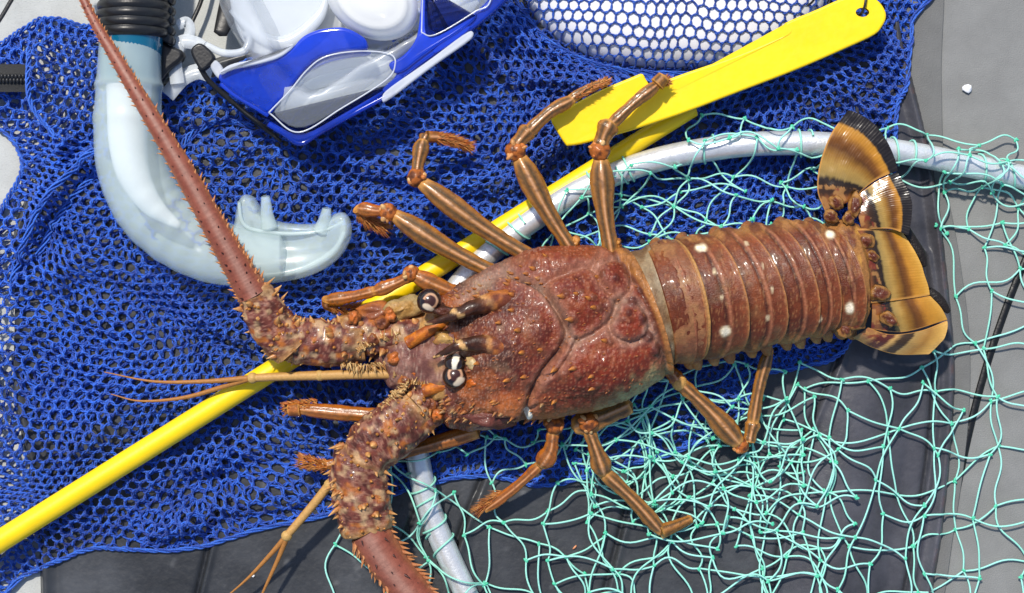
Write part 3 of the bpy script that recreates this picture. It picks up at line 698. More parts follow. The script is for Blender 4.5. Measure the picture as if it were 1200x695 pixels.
def loft(top, bot, hz, zc, hb, bulge, ns, nt, disp, colf, mb, pw=2.0, mid=None):
    """closed body between an upper and a lower outline curve (plan), rounded above and flatter below"""
    T = smooth(top, ns); B = smooth(bot, ns); f = lambda a: np.interp(np.linspace(0, 1, ns), np.linspace(0, 1, len(a)), a)
    H = f(hz)[:, None]; Z = f(zc)[:, None]; HB = f(hb)[:, None]; BU = f(bulge)[:, None]
    th = np.linspace(0, 2 * np.pi, nt, endpoint=False)[None]
    c = np.cos(th); s_ = np.sin(th); t = (1 - c) / 2
    X = T[:, 0:1] * (1 - t) + B[:, 0:1] * t + BU * np.clip(s_, 0, 1) ** 1.0; Y = T[:, 1:2] * (1 - t) + B[:, 1:2] * t
    ZZ = Z + np.where(s_ > 0, H, HB) * np.sign(s_) * np.abs(s_) ** (2 / pw)
    top_m = np.clip(s_, 0, 1) + 0 * X
    mx = (T[:, 0:1] + B[:, 0:1]) / 2; my = (T[:, 1:2] + B[:, 1:2]) / 2
    u = np.repeat(np.linspace(0, 1, ns)[:, None], nt, 1)
    D = disp(X, Y, u, th + 0 * X) if disp is not None else 0 * X
    nx = (X - mx); ny = (Y - my); wd = np.hypot(T[:, 0:1] - B[:, 0:1], T[:, 1:2] - B[:, 1:2]) / 2
    nx = nx / wd; ny = ny / wd; nz = np.clip(s_, -1, 1) + 0 * X; L = np.sqrt(nx ** 2 + ny ** 2 + nz ** 2) + 1e-6
    G = np.stack([X + D * nx / L, Y + D * ny / L, ZZ + D * nz / L], -1)
    mb.grid(G, colf(X, Y, u, th + 0 * X, ZZ), wrapj=True)
    base = mb.n - ns * nt; i = np.arange(nt); j = (i + 1) % nt
    C0 = G[0].mean(0); C1 = G[-1].mean(0); k = mb.n
    mb.add([C0, C1], None, None, [BROWN, BROWN])
    mb.f3.append(np.stack([np.full(nt, k), base + i, base + j], -1)); mb.m3.append(np.zeros(nt, int))
    b2 = base + (ns - 1) * nt; mb.f3.append(np.stack([np.full(nt, k + 1), b2 + j, b2 + i], -1)); mb.m3.append(np.zeros(nt, int))
    return G
def shift(L, z): return [tuple(Q(x, y, z)[:2]) for x, y in L]

GROOVES = [([(600, 322), (633, 338), (650, 362), (660, 386), (652, 408), (633, 432), (619, 462), (611, 490)], 3.4, 6.5),
           ([(633, 334), (656, 372), (671, 397), (706, 377), (717, 351), (698, 334), (688, 313), (655, 322), (633, 334)], 2.0, 5.5),
           ([(692, 318), (714, 303), (729, 309), (731, 338), (717, 351)], 1.8, 5),
           ([(717, 351), (740, 355), (752, 384), (731, 399), (708, 386), (715, 351)], 1.8, 5),
           ([(671, 397), (655, 425), (632, 440)], 1.6, 4.5), ([(560, 500), (585, 484), (612, 480), (625, 470)], 2.0, 5),
           ([(590, 318), (560, 338), (545, 352)], 1.2, 8), ([(688, 313), (700, 296)], 1.4, 5), ([(752, 384), (775, 425)], 1.2, 5)]
TUB = [(658, 347, 3.6), (668, 374, 3.8), (696, 361, 3.4), (600, 363, 3.0), (608, 386, 3.4), (613, 412, 3.4), (635, 409, 3.0), (596, 445, 3.6), (615, 441, 3.0), (651, 433, 3.6), (672, 431, 3.6), (651, 470, 3.4), (715, 329, 3.2), (733, 353, 4.6),
       (744, 371, 4.6), (750, 391, 5.2), (760, 406, 5.4), (728, 366, 3.2), (694, 440, 3.0), (694, 455, 3.2), (727, 448, 3.0), (625, 315, 3.2), (600, 345, 3.0), (640, 300, 2.6), (700, 325, 3.0), (742, 340, 3.2), (585, 378, 2.6), (578, 352, 3.0),
       (690, 350, 3.0), (708, 398, 3.0), (580, 470, 3.2), (560, 425, 2.8), (676, 345, 2.6), (640, 350, 2.4)]
def car_disp(X, Y, u, th):
    r = 1.3 * fbm(X, Y, 0, 26, 201) + 0.6 * vn(X, Y, 0, 3.2, 202) + 0.9 * vn(X, Y, 0, 7, 204) + 0.5 * speckle(X, Y, 4.6, 0.75, 222)
    for pts, dep, wd in GROOVES:
        d, _, _, _ = dpoly(X, Y, smooth(pts, 20)); r = r - 2.5 * dep * np.exp(-(d / (wd * 0.6)) ** 2)
    for x, y, q in TUB:
        d = np.hypot(X - x, Y - y); r = r + q * (0.95 if x > 712 else 0.6) * np.exp(-(d / q) ** 2 * 0.7)
    for x, y, a, b, h in ((668, 350, 26, 24, 5), (705, 322, 16, 14, 3.5), (732, 376, 15, 20, 3.5), (700, 432, 48, 24, 5), (585, 400, 34, 44, 5), (640, 306, 34, 11, 4), (600, 470, 22, 14, 4), (628, 385, 14, 26, 3)):
        r = r + 1.7 * h * np.exp(-(((X - x) / a) ** 2 + ((Y - y) / b) ** 2) ** 1.5)
    front = sst(600, 520, X)
    r = r + front * (3.0 * vn(X, Y, 0, 17, 205) + 1.8 * vn(X, Y, 0, 8, 206))
    # hollow between and beside the horns, raised orbital ridge
    r = r - 7 * np.exp(-(((X - 548) / 22) ** 2 + ((Y - 398) / 12) ** 2))
    # rear rim
    rx = 728 + (Y - 292) * 0.435 + 10 * np.sin(np.clip((Y - 292) / 140, 0, 1) * np.pi)
    r = r + 3.6 * np.exp(-(((X - rx + 4) / 8.0) ** 4)) - 3.2 * np.exp(-(((X - rx + 17) / 3.6) ** 2))
    return r * np.clip(np.sin(th) * 3 + 0.5, 0.15, 1)
def car_col(X, Y, u, th, Z):
    n1 = fbm(X, Y, 0, 45, 211); n2 = fbm(X, Y, 0, 12, 212); n3 = vn(X, Y, 0, 4, 213)
    C = mixc(RED, A(0.235, 0.036, 0.016), sst(-0.4, 0.5, n1))
    C = mixc(C, A(0.30, 0.085, 0.035), 0.55 * sst(0.0, 0.6, n2)); C = mixc(C, A(0.085, 0.018, 0.014), 0.5 * sst(0.05, 0.5, fbm(X, Y, 9, 26, 219)))
    C = mixc(C, A(0.060, 0.014, 0.012), 0.55 * sst(0.1, 0.55, fbm(X, Y, 2, 11, 217))); C = mixc(C, A(0.34, 0.11, 0.05), 0.4 * sst(0.2, 0.6, vn(X, Y, 2, 5.5, 218)))
    fr = sst(650, 545, X + 22 * n1)
    C = mixc(C, mixc(PURP * 0.9, A(0.34, 0.105, 0.035), sst(-0.1, 0.4, fbm(X, Y, 0, 22, 214))), 0.85 * fr)
    C = mixc(C, A(0.32, 0.24, 0.23), 0.5 * fr * sst(0.15, 0.5, fbm(X, Y, 0, 30, 215)))
    C = mixc(C, A(0.42, 0.30, 0.20), 0.6 * fr * sst(0.2, 0.55, fbm(X, Y, 11, 14, 226))); C = mixc(C, A(0.07, 0.022, 0.020), 0.6 * fr * sst(0.15, 0.5, fbm(X, Y, 15, 16, 227)))
    C = mixc(C, ORG * 0.8, 0.7 * np.exp(-(((X - 595) / 40) ** 2 + ((Y - 470) / 16) ** 2)) + 0.5 * np.exp(-(((X - 640) / 60) ** 2 + ((Y - 488) / 10) ** 2)))
    C = mixc(C, A(0.36, 0.10, 0.04), 0.6 * np.exp(-(((X - 670) / 70) ** 2 + ((Y - 294) / 12) ** 2)))
    for k, (pts, dep, wd) in enumerate(GROOVES):
        d, _, _, _ = dpoly(X, Y, smooth(pts, 20))
        C = mixc(C, mixc(A(0.42, 0.20, 0.16), A(0.40, 0.29, 0.27), sst(-.2, .4, n1)), 0.54 * np.exp(-((d + 1.5 * n3 + 2 * n2) / (wd * 1.15)) ** 2))
        if k == 0: C = mixc(C, A(0.06, 0.025, 0.022), 0.8 * np.exp(-(d / 1.7) ** 2))
    # pale greenish granulation at the lower rear corner
    g = sst(-0.1, 0.5, (X - 700) / 80 + (Y - 430) / 50 - 0.55 + 0.4 * n2) * (X > 690)
    C = mixc(C, A(0.42, 0.38, 0.22), 0.85 * g); C = mixc(C, A(0.16, 0.11, 0.07), 0.6 * g * (speckle(X, Y, 5, 0.8, 221) > 0.3))
    g = sst(14, 2, dpoly(X, Y, [(560, 497), (640, 488), (700, 476)])[0]); C = mixc(C, A(0.55, 0.40, 0.22), 0.3 * g)
    for hx, hy, ha, hb in ((590, 358, 22, 12), (588, 412, 22, 15), (545, 376, 20, 8), (552, 424, 22, 10)): C = mixc(C, A(0.055, 0.018, 0.014), 0.8 * np.exp(-(((X - hx) / ha) ** 2 + ((Y - hy) / hb) ** 2) ** 1.5))
    sp = speckle(X, Y, 4.6, 0.75, 222); C = mixc(C, A(0.50, 0.22, 0.15), 0.42 * sp)
    sp = speckle(X + 3, Y + 1, 3.4, 0.6, 223); C = mixc(C, A(0.52, 0.36, 0.33), 0.45 * sp * fr)
    for x, y, q in TUB:
        d = np.hypot(X - x, Y - y); o = (x < 712)
        C = mixc(C, A(0.09, 0.02, 0.018) if not o else A(0.16, 0.05, 0.03), 0.8 * sst(q * 1.6, q * 0.9, d))
    rx = 728 + (Y - 292) * 0.435 + 10 * np.sin(np.clip((Y - 292) / 140, 0, 1) * np.pi)
    b = sst(11, 8, np.abs(X - rx + 4)); C = mixc(C, mixc(A(0.46, 0.20, 0.07), A(0.30, 0.13, 0.05), sst(-.3, .5, n2)), b)
    C = mixc(C, A(0.62, 0.34, 0.12), b * np.exp(-((X - rx - 3.5) / 2.0) ** 2)); C = mixc(C, A(0.09, 0.035, 0.02), 0.7 * np.exp(-((X - rx + 16) / 2.2) ** 2))
    C = mixc(C, WHITE, sst(5.4, 4.4, np.hypot(X - 618, Y - 481)))
    under = sst(0.05, -0.25, np.sin(th)); C = mixc(C, A(0.50, 0.30, 0.15), under)
    return C

SEG = [  # front/rear edge of every tail ring: top point, bottom point, forward bulge
    ((757, 287), (792, 424), 4), ((789, 281), (818, 424), 18), ((830, 274), (863, 414), 24), ((866, 267), (906, 405), 28), ((906, 262), (944, 397), 27), ((942, 257), (974, 389), 20), ((972, 266), (1001, 388), 22)]
def build_abdomen(mb):
    W = [(811, 292, 7.5, 4.6), (838, 387, 7, 7), (862, 288, 3, 2.6), (825, 319, 2.6, 3.4), (833, 349, 2.6, 3.2), (889, 340, 2.2, 3), (885, 372, 3, 3), (957, 277, 6, 5.4), (978, 361, 5.5, 7.5), (945, 374, 3.2, 3.2), (879, 313, 1.6, 2.4)]
    for k in range(6):
        (t0, b0, g0), (t1, b1, g1) = SEG[k], SEG[k + 1]
        lap = 9
        t0 = (t0[0] - (lap if k else 0), t0[1] + 2); b0 = (b0[0] - (lap if k else 0), b0[1] - 2)
        n = 30
        top = shift([t0, ((t0[0] + t1[0]) / 2, (t0[1] + t1[1]) / 2 - 2), t1], 100); bot = shift([b0, ((b0[0] + b1[0]) / 2 + 2, (b0[1] + b1[1]) / 2 + 2), b1], 100)
        h = 58 - 3.5 * k
        def disp(X, Y, u, th, k=k):
            r = -3.0 * (1 - u) + 1.2 * np.exp(-((u - 0.96) / 0.05) ** 2) - 2.4 * sst(0.97, 1.0, u) - 1.0 * np.exp(-((u - 0.52) / 0.05) ** 2) * (k < 5) + 0.4 * np.exp(-((u - 0.63) / 0.05) ** 2)
            r = r + 0.5 * vn(X, Y, 0, 4, 230) + 0.6 * fbm(X, Y, 0, 18, 231)
            # scalloped side flaps
            side = np.exp(-((np.cos(th) - 0) ** 2) / 0.02) * 0
            low = sst(0.55, 0.1, np.sin(th)) * (np.sin(th) > -0.3)
            r = r + low * (4.5 * np.sin(np.pi * np.clip(u * 1.05, 0, 1)) - 1 + 1.6 * vn(X, Y, 0, 7, 233))
            for x, y, a, b in W:
                r = r + 1.2 * np.exp(-(((X - x) / a) ** 2 + ((Y - y) / b) ** 2) * 1.2)
            return r * (np.sin(th) > -0.6)
        def col(X, Y, u, th, Z, k=k):
            n1 = fbm(X, Y, 0, 30, 241); n2 = fbm(X, Y, 0, 9, 242)
            C = mixc(A(0.125, 0.028, 0.012), A(0.21, 0.056, 0.020), sst(-.4, .5, n1))
            C = mixc(C, A(0.095, 0.026, 0.014), 0.5 * sst(0.0, 0.6, n2))
            C = mixc(C, A(0.27, 0.075, 0.035), 0.4 * sst(0.55, 0.9, u))
            C = mixc(C, A(0.56, 0.27, 0.11), 0.9 * np.exp(-((u - 0.985) / 0.04) ** 2)); C = mixc(C, A(0.45, 0.18, 0.11), 0.65 * np.exp(-((u - 0.60) / 0.035) ** 2))
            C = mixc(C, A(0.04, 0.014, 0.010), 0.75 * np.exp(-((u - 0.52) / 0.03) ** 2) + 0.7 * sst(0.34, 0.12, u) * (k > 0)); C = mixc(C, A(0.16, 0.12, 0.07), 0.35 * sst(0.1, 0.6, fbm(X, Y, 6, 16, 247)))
            if k == 5:
                C = mixc(C, A(0.10, 0.035, 0.02), 0.6 * sst(0.1, 0.5, fbm(X * 1.3, Y * 0.5, 0, 9, 245))); C = mixc(C, A(0.45, 0.22, 0.08), 0.5 * sst(0.1, 0.5, fbm(X * 1.5, Y * 0.4, 0, 8, 246)))
            C = mixc(C, A(0.52, 0.28, 0.14), 0.30 * speckle(X, Y, 3.8, 0.6, 243))
            sd = sst(0.62, 0.25, np.sin(th)); C = mixc(C, mixc(A(0.42, 0.21, 0.08), A(0.16, 0.06, 0.03), sst(-.2, .3, n2)), 0.75 * sd)
            for x, y, a, b in W:
                e = np.sqrt(((X - x) / a) ** 2 + ((Y - y) / b) ** 2); C = mixc(C, A(0.16, 0.05, 0.03), 0.5 * sst(1.9, 1.1, e)); C = mixc(C, WHITE * A(1, .94, .86), sst(1.15, 0.55, e + 0.12 * n2) * (0.9 if a > 5 else 0.6))
            return C
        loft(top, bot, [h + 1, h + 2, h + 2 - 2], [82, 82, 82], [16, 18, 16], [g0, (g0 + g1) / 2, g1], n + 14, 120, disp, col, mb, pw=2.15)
        # pointed flaps under the near and the far side
        for (p, q_, sg) in ((b0, b1, 1), (t0, t1, -1)):
            for j in range(2 if sg > 0 else 1):
                f = 0.42 + 0.34 * j; x = p[0] + (q_[0] - p[0]) * f + (4 if sg > 0 else -2); y = p[1] + (q_[1] - p[1]) * f
                tube(mb, QS([(x - 1, y - 12 * sg, 84), (x, y - 2 * sg, 78), (x + 2, y + (5 if sg > 0 else 2) * sg, 66), (x + 5, y + (9 if sg > 0 else 4) * sg, 52)]), [7, 8, 6, 1.5], seg=14, n=18, flat=0.8,
                     colf=lambda u, th, P: mixc(A(0.30, 0.12, 0.05), A(0.58, 0.32, 0.11), sst(0.3, 1, u + 0.3 * vn(P[..., 0], P[..., 1], 0, 5, 249))))
    # membrane between carapace and first ring
    loft(shift([(735, 298), (760, 288), (775, 290)], 90), shift([(782, 430), (795, 424), (806, 420)], 90), [56, 52, 50], [80, 80, 80], [16, 16, 16], [6, 12, 12], 26, 90,
         lambda X, Y, u, th: 0.8 * vn(X, Y, 0, 5, 251) + 1.2 * np.sin(u * 16),
         lambda X, Y, u, th, Z: mixc(mixc(A(0.20, 0.12, 0.07), A(0.34, 0.27, 0.20), sst(-.2, .5, fbm(X, Y, 0, 12, 252))), A(0.40, 0.38, 0.36), np.exp(-(((X - 765) / 6) ** 2 + ((Y - 322) / 16) ** 2))), mb)
    loft(shift([(760, 284), (775, 279), (791, 280)], 100), shift([(790, 430), (804, 428), (820, 423)], 100), [57, 60, 59], [82, 82, 82], [14, 14, 14], [6, 15, 19], 30, 100,
         lambda X, Y, u, th: -2.5 * (1 - u) + 0.6 * vn(X, Y, 0, 4, 253), lambda X, Y, u, th, Z: mixc(mixc(A(0.24, 0.09, 0.05), A(0.33, 0.16, 0.08), sst(-.3, .4, fbm(X, Y, 0, 10, 254))), A(0.52, 0.28, 0.10), sst(0.85, 1, u)), mb)

def fan(mb, left, right, z, tb, seed, black=None, v0=0.0, tilt=(0, 0), cols=None):
    n, m = 80, 60
    L = smooth([(*p, 0) for p in left], n); R = smooth([(*p, 0) for p in right], n)
    v = np.linspace(0, 1, n)[:, None]; t = np.linspace(0, 1, m)[None]
    X = L[:, 0:1] * (1 - t) + R[:, 0:1] * t; Y = L[:, 1:2] * (1 - t) + R[:, 1:2] * t
    tipd = (L[-1] + R[-1]) / 2 - (L[0] + R[0]) / 2; tipd = tipd / np.linalg.norm(tipd)
    bl = tb * np.sin(np.pi * t) ** 0.8 * v ** 2 + (0.8 * vn(X * 0, t * 20 + 0 * X, 0, 3.5, seed)) * v ** 6
    X = X + tipd[0] * bl; Y = Y + tipd[1] * bl
    Z = z + tilt[0] * v + tilt[1] * (t - 0.5) + 6 * np.sin(np.pi * t) * (1 - 0.5 * v) + 0.30 * np.sin(t * 150) * (0.3 + v) + 0.5 * vn(X, Y, 0, 8, seed)
    vv = v0 + (1 - v0) * v + 0.02 * vn(t * 40 + 0 * X, v * 0 + 0 * X, 0, 1.2, seed + 2) * (1 - v) + 0.008 * vn(X, Y, 0, 3, seed + 3) + 0 * t
    st = cols or [(0.0, A(0.20, 0.075, 0.03)), (0.10, A(0.30, 0.11, 0.035)), (0.20, A(0.06, 0.028, 0.012)), (0.36, A(0.022, 0.014, 0.008)), (0.40, A(0.34, 0.24, 0.085)), (0.50, A(0.44, 0.28, 0.08)), (0.58, A(0.30, 0.15, 0.022)), (0.66, A(0.12, 0.045, 0.006)),
                  (0.73, A(0.20, 0.075, 0.008)), (0.80, A(0.50, 0.23, 0.025)), (0.92, A(0.58, 0.30, 0.04)), (1.0, A(0.72, 0.42, 0.09))]
    ks = np.array([a for a, _ in st]); cs = np.array([b for _, b in st])
    C = np.stack([np.interp(vv, ks, cs[:, i]) for i in range(3)], -1)
    ray = 0.5 + 0.5 * np.sin(t * 150 + 0 * X + 1.2 * vn(X, Y, 0, 14, seed + 5))
    C = C * (0.95 + 0.08 * ray)[..., None] * (1 + 0.10 * fbm(X, Y, 0, 30, seed + 6))[..., None]
    mot = sst(0.1, 0.35, fbm(X, Y, 0, 7, seed + 7)) * (vv < 0.30); C = mixc(C, A(0.50, 0.26, 0.10), 0.7 * mot)
    mot = sst(0.1, 0.35, fbm(X, Y, 4, 7, seed + 9)) * (vv < 0.26); C = mixc(C, A(0.20, 0.03, 0.02), 0.8 * mot)
    edge = np.minimum(t, 1 - t); C = mixc(C, A(0.70, 0.36, 0.10), 0.8 * sst(0.035, 0.01, edge) + 0 * v)
    if black: C = mixc(C, A(0.016, 0.012, 0.012), sst(black - 0.012, black + 0.012, vv))
    G = np.stack([X, Y, Z], -1); G2 = G.copy(); G2[..., 2] -= 2.4
    G = np.stack([G, G2]); 
    mb.grid(G[0], C, mi=2); mb.grid(G[1], C, flip=True, mi=2)
    rim = np.concatenate([G[0][:, 0], G[0][-1, 1:], G[0][::-1, -1][1:]]); rim2 = np.concatenate([G[1][:, 0], G[1][-1, 1:], G[1][::-1, -1][1:]])
    cr = np.concatenate([C[:, 0], C[-1, 1:], C[::-1, -1][1:]]); mb.grid(np.stack([rim, rim2]), np.stack([cr, cr]), flip=False, mi=2)
def blob(mb, x, y, z, r, c1, c2, seed, rot=0.0):
    p = Q(x, y, z); ball(mb, p, r, n=18, m=26, rot=rot, colf=lambda X, Y, Z: mixc(c2, c1, sst(0.45, 0.9, np.sqrt(X ** 2 + Y ** 2) + 0.35 * vn(X * 3, Y * 3, Z * 3, 1, seed))), dispf=lambda X, Y, Z: 0.28 * vn(X * 2.2, Y * 2.2, Z * 2.2, 1, seed) + 0.1 * vn(X * 6, Y * 6, Z * 6, 1, seed))
def build_fan(mb):
    sh = lambda L, z=92: shift(L, z)
    fan(mb, sh([(1018, 384), (1045, 392), (1080, 388), (1112, 376)]), sh([(1002, 396), (1026, 408), (1055, 416), (1092, 416)]), 82, 7, 305, None, tilt=(-6, -10),
        cols=[(0.0, A(0.30, 0.12, 0.05)), (0.16, A(0.42, 0.22, 0.08)), (0.24, A(0.10, 0.02, 0.015)), (0.38, A(0.10, 0.025, 0.02)), (0.42, A(0.62, 0.40, 0.16)), (0.50, A(0.05, 0.03, 0.015)), (0.60, A(0.05, 0.03, 0.015)), (0.63, A(0.44, 0.30, 0.12)), (0.8, A(0.40, 0.21, 0.05)), (0.92, A(0.66, 0.40, 0.11)), (1, A(0.76, 0.48, 0.16))])
    fan(mb, sh([(968, 246), (959, 222), (962, 190), (974, 157), (993, 130)]), sh([(1003, 234), (1012, 222), (1028, 210), (1051, 200)]), 84, 14, 301, 0.865, tilt=(12, 4))
    fan(mb, sh([(1000, 234), (1014, 222), (1030, 211), (1050, 202)]), sh([(1010, 270), (1030, 268), (1046, 269), (1063, 276)]), 90, 10, 302, 0.84, tilt=(6, 4))
    fan(mb, sh([(1022, 350), (1050, 350), (1091, 347)]), sh([(1022, 386), (1062, 389), (1112, 375)]), 88, 3, 304, None, tilt=(-6, -4))
    fan(mb, sh([(1004, 268), (1030, 268), (1056, 270)]), sh([(1014, 356), (1050, 352), (1091, 346)]), 94, 5, 303, None, tilt=(-8, 0))
    # dark strips past the rear edge, the first painting in the fan's shadow
    for pts, r_ in (([(1058, 262), (1066, 280), (1078, 298), (1084, 312)], 5), ([(1088, 340), (1100, 352), (1112, 366)], 4.5)):
        tube(mb, QS([(x, y, 76) for x, y in pts]), [r_, r_ * 1.5, r_ * 1.4, r_ * .6], seg=10, n=24, flat=.4, col=(0.016, 0.012, 0.012))
    c1 = A(0.34, 0.17, 0.055); c2 = A(0.12, 0.03, 0.018)
    for i, (x, y, rx, ry, a) in enumerate(((1002, 241, 7, 14, .15), (980, 238, 9, 7, .8), (994, 256, 6, 8, 0), (974, 254, 9, 7, .4), (1014, 283, 10, 9, 0.2), (1022, 300, 8, 6, .6), (1012, 318, 7, 9, 0), (1030, 344, 12, 9, .3), (1008, 352, 6, 10, 0), (1042, 374, 12, 7, .6),
                                              (1002, 378, 12, 9, .2), (1014, 364, 6, 6, 0), (990, 386, 8, 9, -.4), (1000, 300, 6, 14, .1), (1006, 334, 6, 8, 0))):
        blob(mb, x, y, 96, (rx, ry, 6), c1, c2, 320 + i, a)
    loft(shift([(966, 262), (985, 256), (1006, 262)], 96), shift([(994, 388), (1006, 386), (1016, 372)], 96), [36, 26, 8], [80, 82, 84], [16, 14, 8], [22, 20, 10], 34, 70, lambda X, Y, u, th: 1.3 * vn(X, Y, 0, 6, 331) + 1.5 * vn(X, Y, 0, 14, 332),
         lambda X, Y, u, th, Z: mixc(mixc(A(0.36, 0.17, 0.06), A(0.14, 0.04, 0.02), sst(-.1, .3, fbm(X, Y, 0, 9, 333))), GOLD, 0.8 * sst(0.25, 0.5, fbm(X, Y, 3, 11, 334))), mb)

def legcol(kind=0, joint=None):
    def f(u, th, P):
        s = np.sin(th); c = np.cos(th)
        n = vn(P[..., 0], P[..., 1], P[..., 2], 9, 401); n2 = vn(P[..., 0], P[..., 1], P[..., 2], 3, 402)
        base = mixc(A(0.34, 0.14, 0.03), A(0.52, 0.22, 0.045), 0.5 + 0.5 * n)
        if kind == 1: base = mixc(A(0.56, 0.145, 0.014), A(0.44, 0.16, 0.028), 0.5 + 0.5 * n)
        C = base
        for c0, wd in ((0.45, 0.22), (-0.40, 0.26)):
            C = mixc(C, mixc(A(0.035, 0.025, 0.016), A(0.12, 0.085, 0.04), 0.5 + 0.5 * n2), (0.95 if kind == 0 else 0.6) * np.exp(-((c - c0) / wd) ** 2) * (s > -0.2))
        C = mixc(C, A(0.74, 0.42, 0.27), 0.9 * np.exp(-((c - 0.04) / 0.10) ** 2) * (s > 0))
        C = mixc(C, A(0.08, 0.05, 0.04), 0.5 * sst(0.35, 0.6, n2) * (s > 0))
        C = mixc(C, A(0.72, 0.36, 0.10), 0.8 * np.exp(-((u - 0.0) / 0.05) ** 2) + 0.8 * np.exp(-((u - 1.0) / 0.05) ** 2))
        return C
    return f
def legseg(mb, a, b, r0, r1, kind=0, mid=None, flat=0.85):
    r0 *= 0.9; r1 *= 0.9
    mm = (Q(*a) + Q(*b)) / 2; dv = Q(*b) - Q(*a); mm = mm + A(-dv[1], dv[0], 0) * 0.022 * (1 if (a[0] * 7 + b[1]) % 2 > 1 else -1); pts = [Q(*a), Q(*mid), Q(*b)] if mid else [Q(*a), mm, Q(*b)]
    def disp(u, th, P): return 0.10 * r0 * np.cos(2 * th) * 0 - 0.9 * np.exp(-((np.cos(th) - 0.45) / 0.12) ** 2) * (np.sin(th) > 0) - 0.9 * np.exp(-((np.cos(th) + 0.4) / 0.12) ** 2) * (np.sin(th) > 0) + 0.35 * vn(P[..., 0], P[..., 1], P[..., 2], 4, 410)
    tube(mb, pts, [r0 * 0.75, r0 * 0.88, r0 * 0.80, (r0 + r1) / 2 * 0.82, (r0 + r1) / 2 * 0.88, r1 * 1.0, r1 * 1.10, r1 * 0.98, r1 * 0.62], seg=32, n=44, flat=flat, colf=legcol(kind), dispf=disp, mi=1)
def joint(mb, x, y, z, r, seed):
    r *= 0.88
    p = Q(x, y, z); rr = np.random.default_rng(seed)
    ball(mb, p, (r, r, r * 0.85), n=16, m=22, colf=lambda X, Y, Z: mixc(A(0.46, 0.14, 0.03), A(0.14, 0.045, 0.02), sst(-.1, .4, vn(X * 3, Y * 3, Z * 3, 1, seed))), dispf=lambda X, Y, Z: 0.12 * vn(X * 2.5, Y * 2.5, Z * 2.5, 1, seed + 1))
    for k in range(5):
        a = rr.random() * 6.28; q = p + A(math.cos(a) * r * 0.75, math.sin(a) * r * 0.75, r * (0.1 + 0.5 * rr.random()))
        ball(mb, q, (r * (0.2 + 0.3 * rr.random()), r * (0.2 + 0.2 * rr.random()), r * 0.3), mixc(CREAM, ORG, 0.2 + rr.random() * 0.8), 8, 12, rot=a)
def setae(mb, pts, r, L, N, col, seed, spread=0.9, side=None):
    L *= 0.85; spread *= 0.75
    rr = np.random.default_rng(seed); P = smooth(QS(pts), 60); T, Sd, Nn = frames(P)
    i = rr.integers(0, 60, N); a = rr.random(N) * 2 * np.pi if side is None else side + rr.normal(0, 0.5, N)
    D = Sd[i] * np.cos(a)[:, None] + Nn[i] * np.sin(a)[:, None]
    B = P[i] + D * r * 0.7; D = D * spread + T[i] * (0.9 + 0.4 * rr.random((N, 1))) + rr.normal(0, 0.12, (N, 3))
    c = mixc(np.tile(A(col), (N, 1)).reshape(N, 3) if False else np.tile(np.asarray(col, float), (N, 1)), np.tile(A(0.72, 0.36, 0.12), (N, 1)), rr.random(N))
    cones(mb, B, D, 0.85, L * (0.6 + 0.7 * rr.random(N)), c, seg=4)
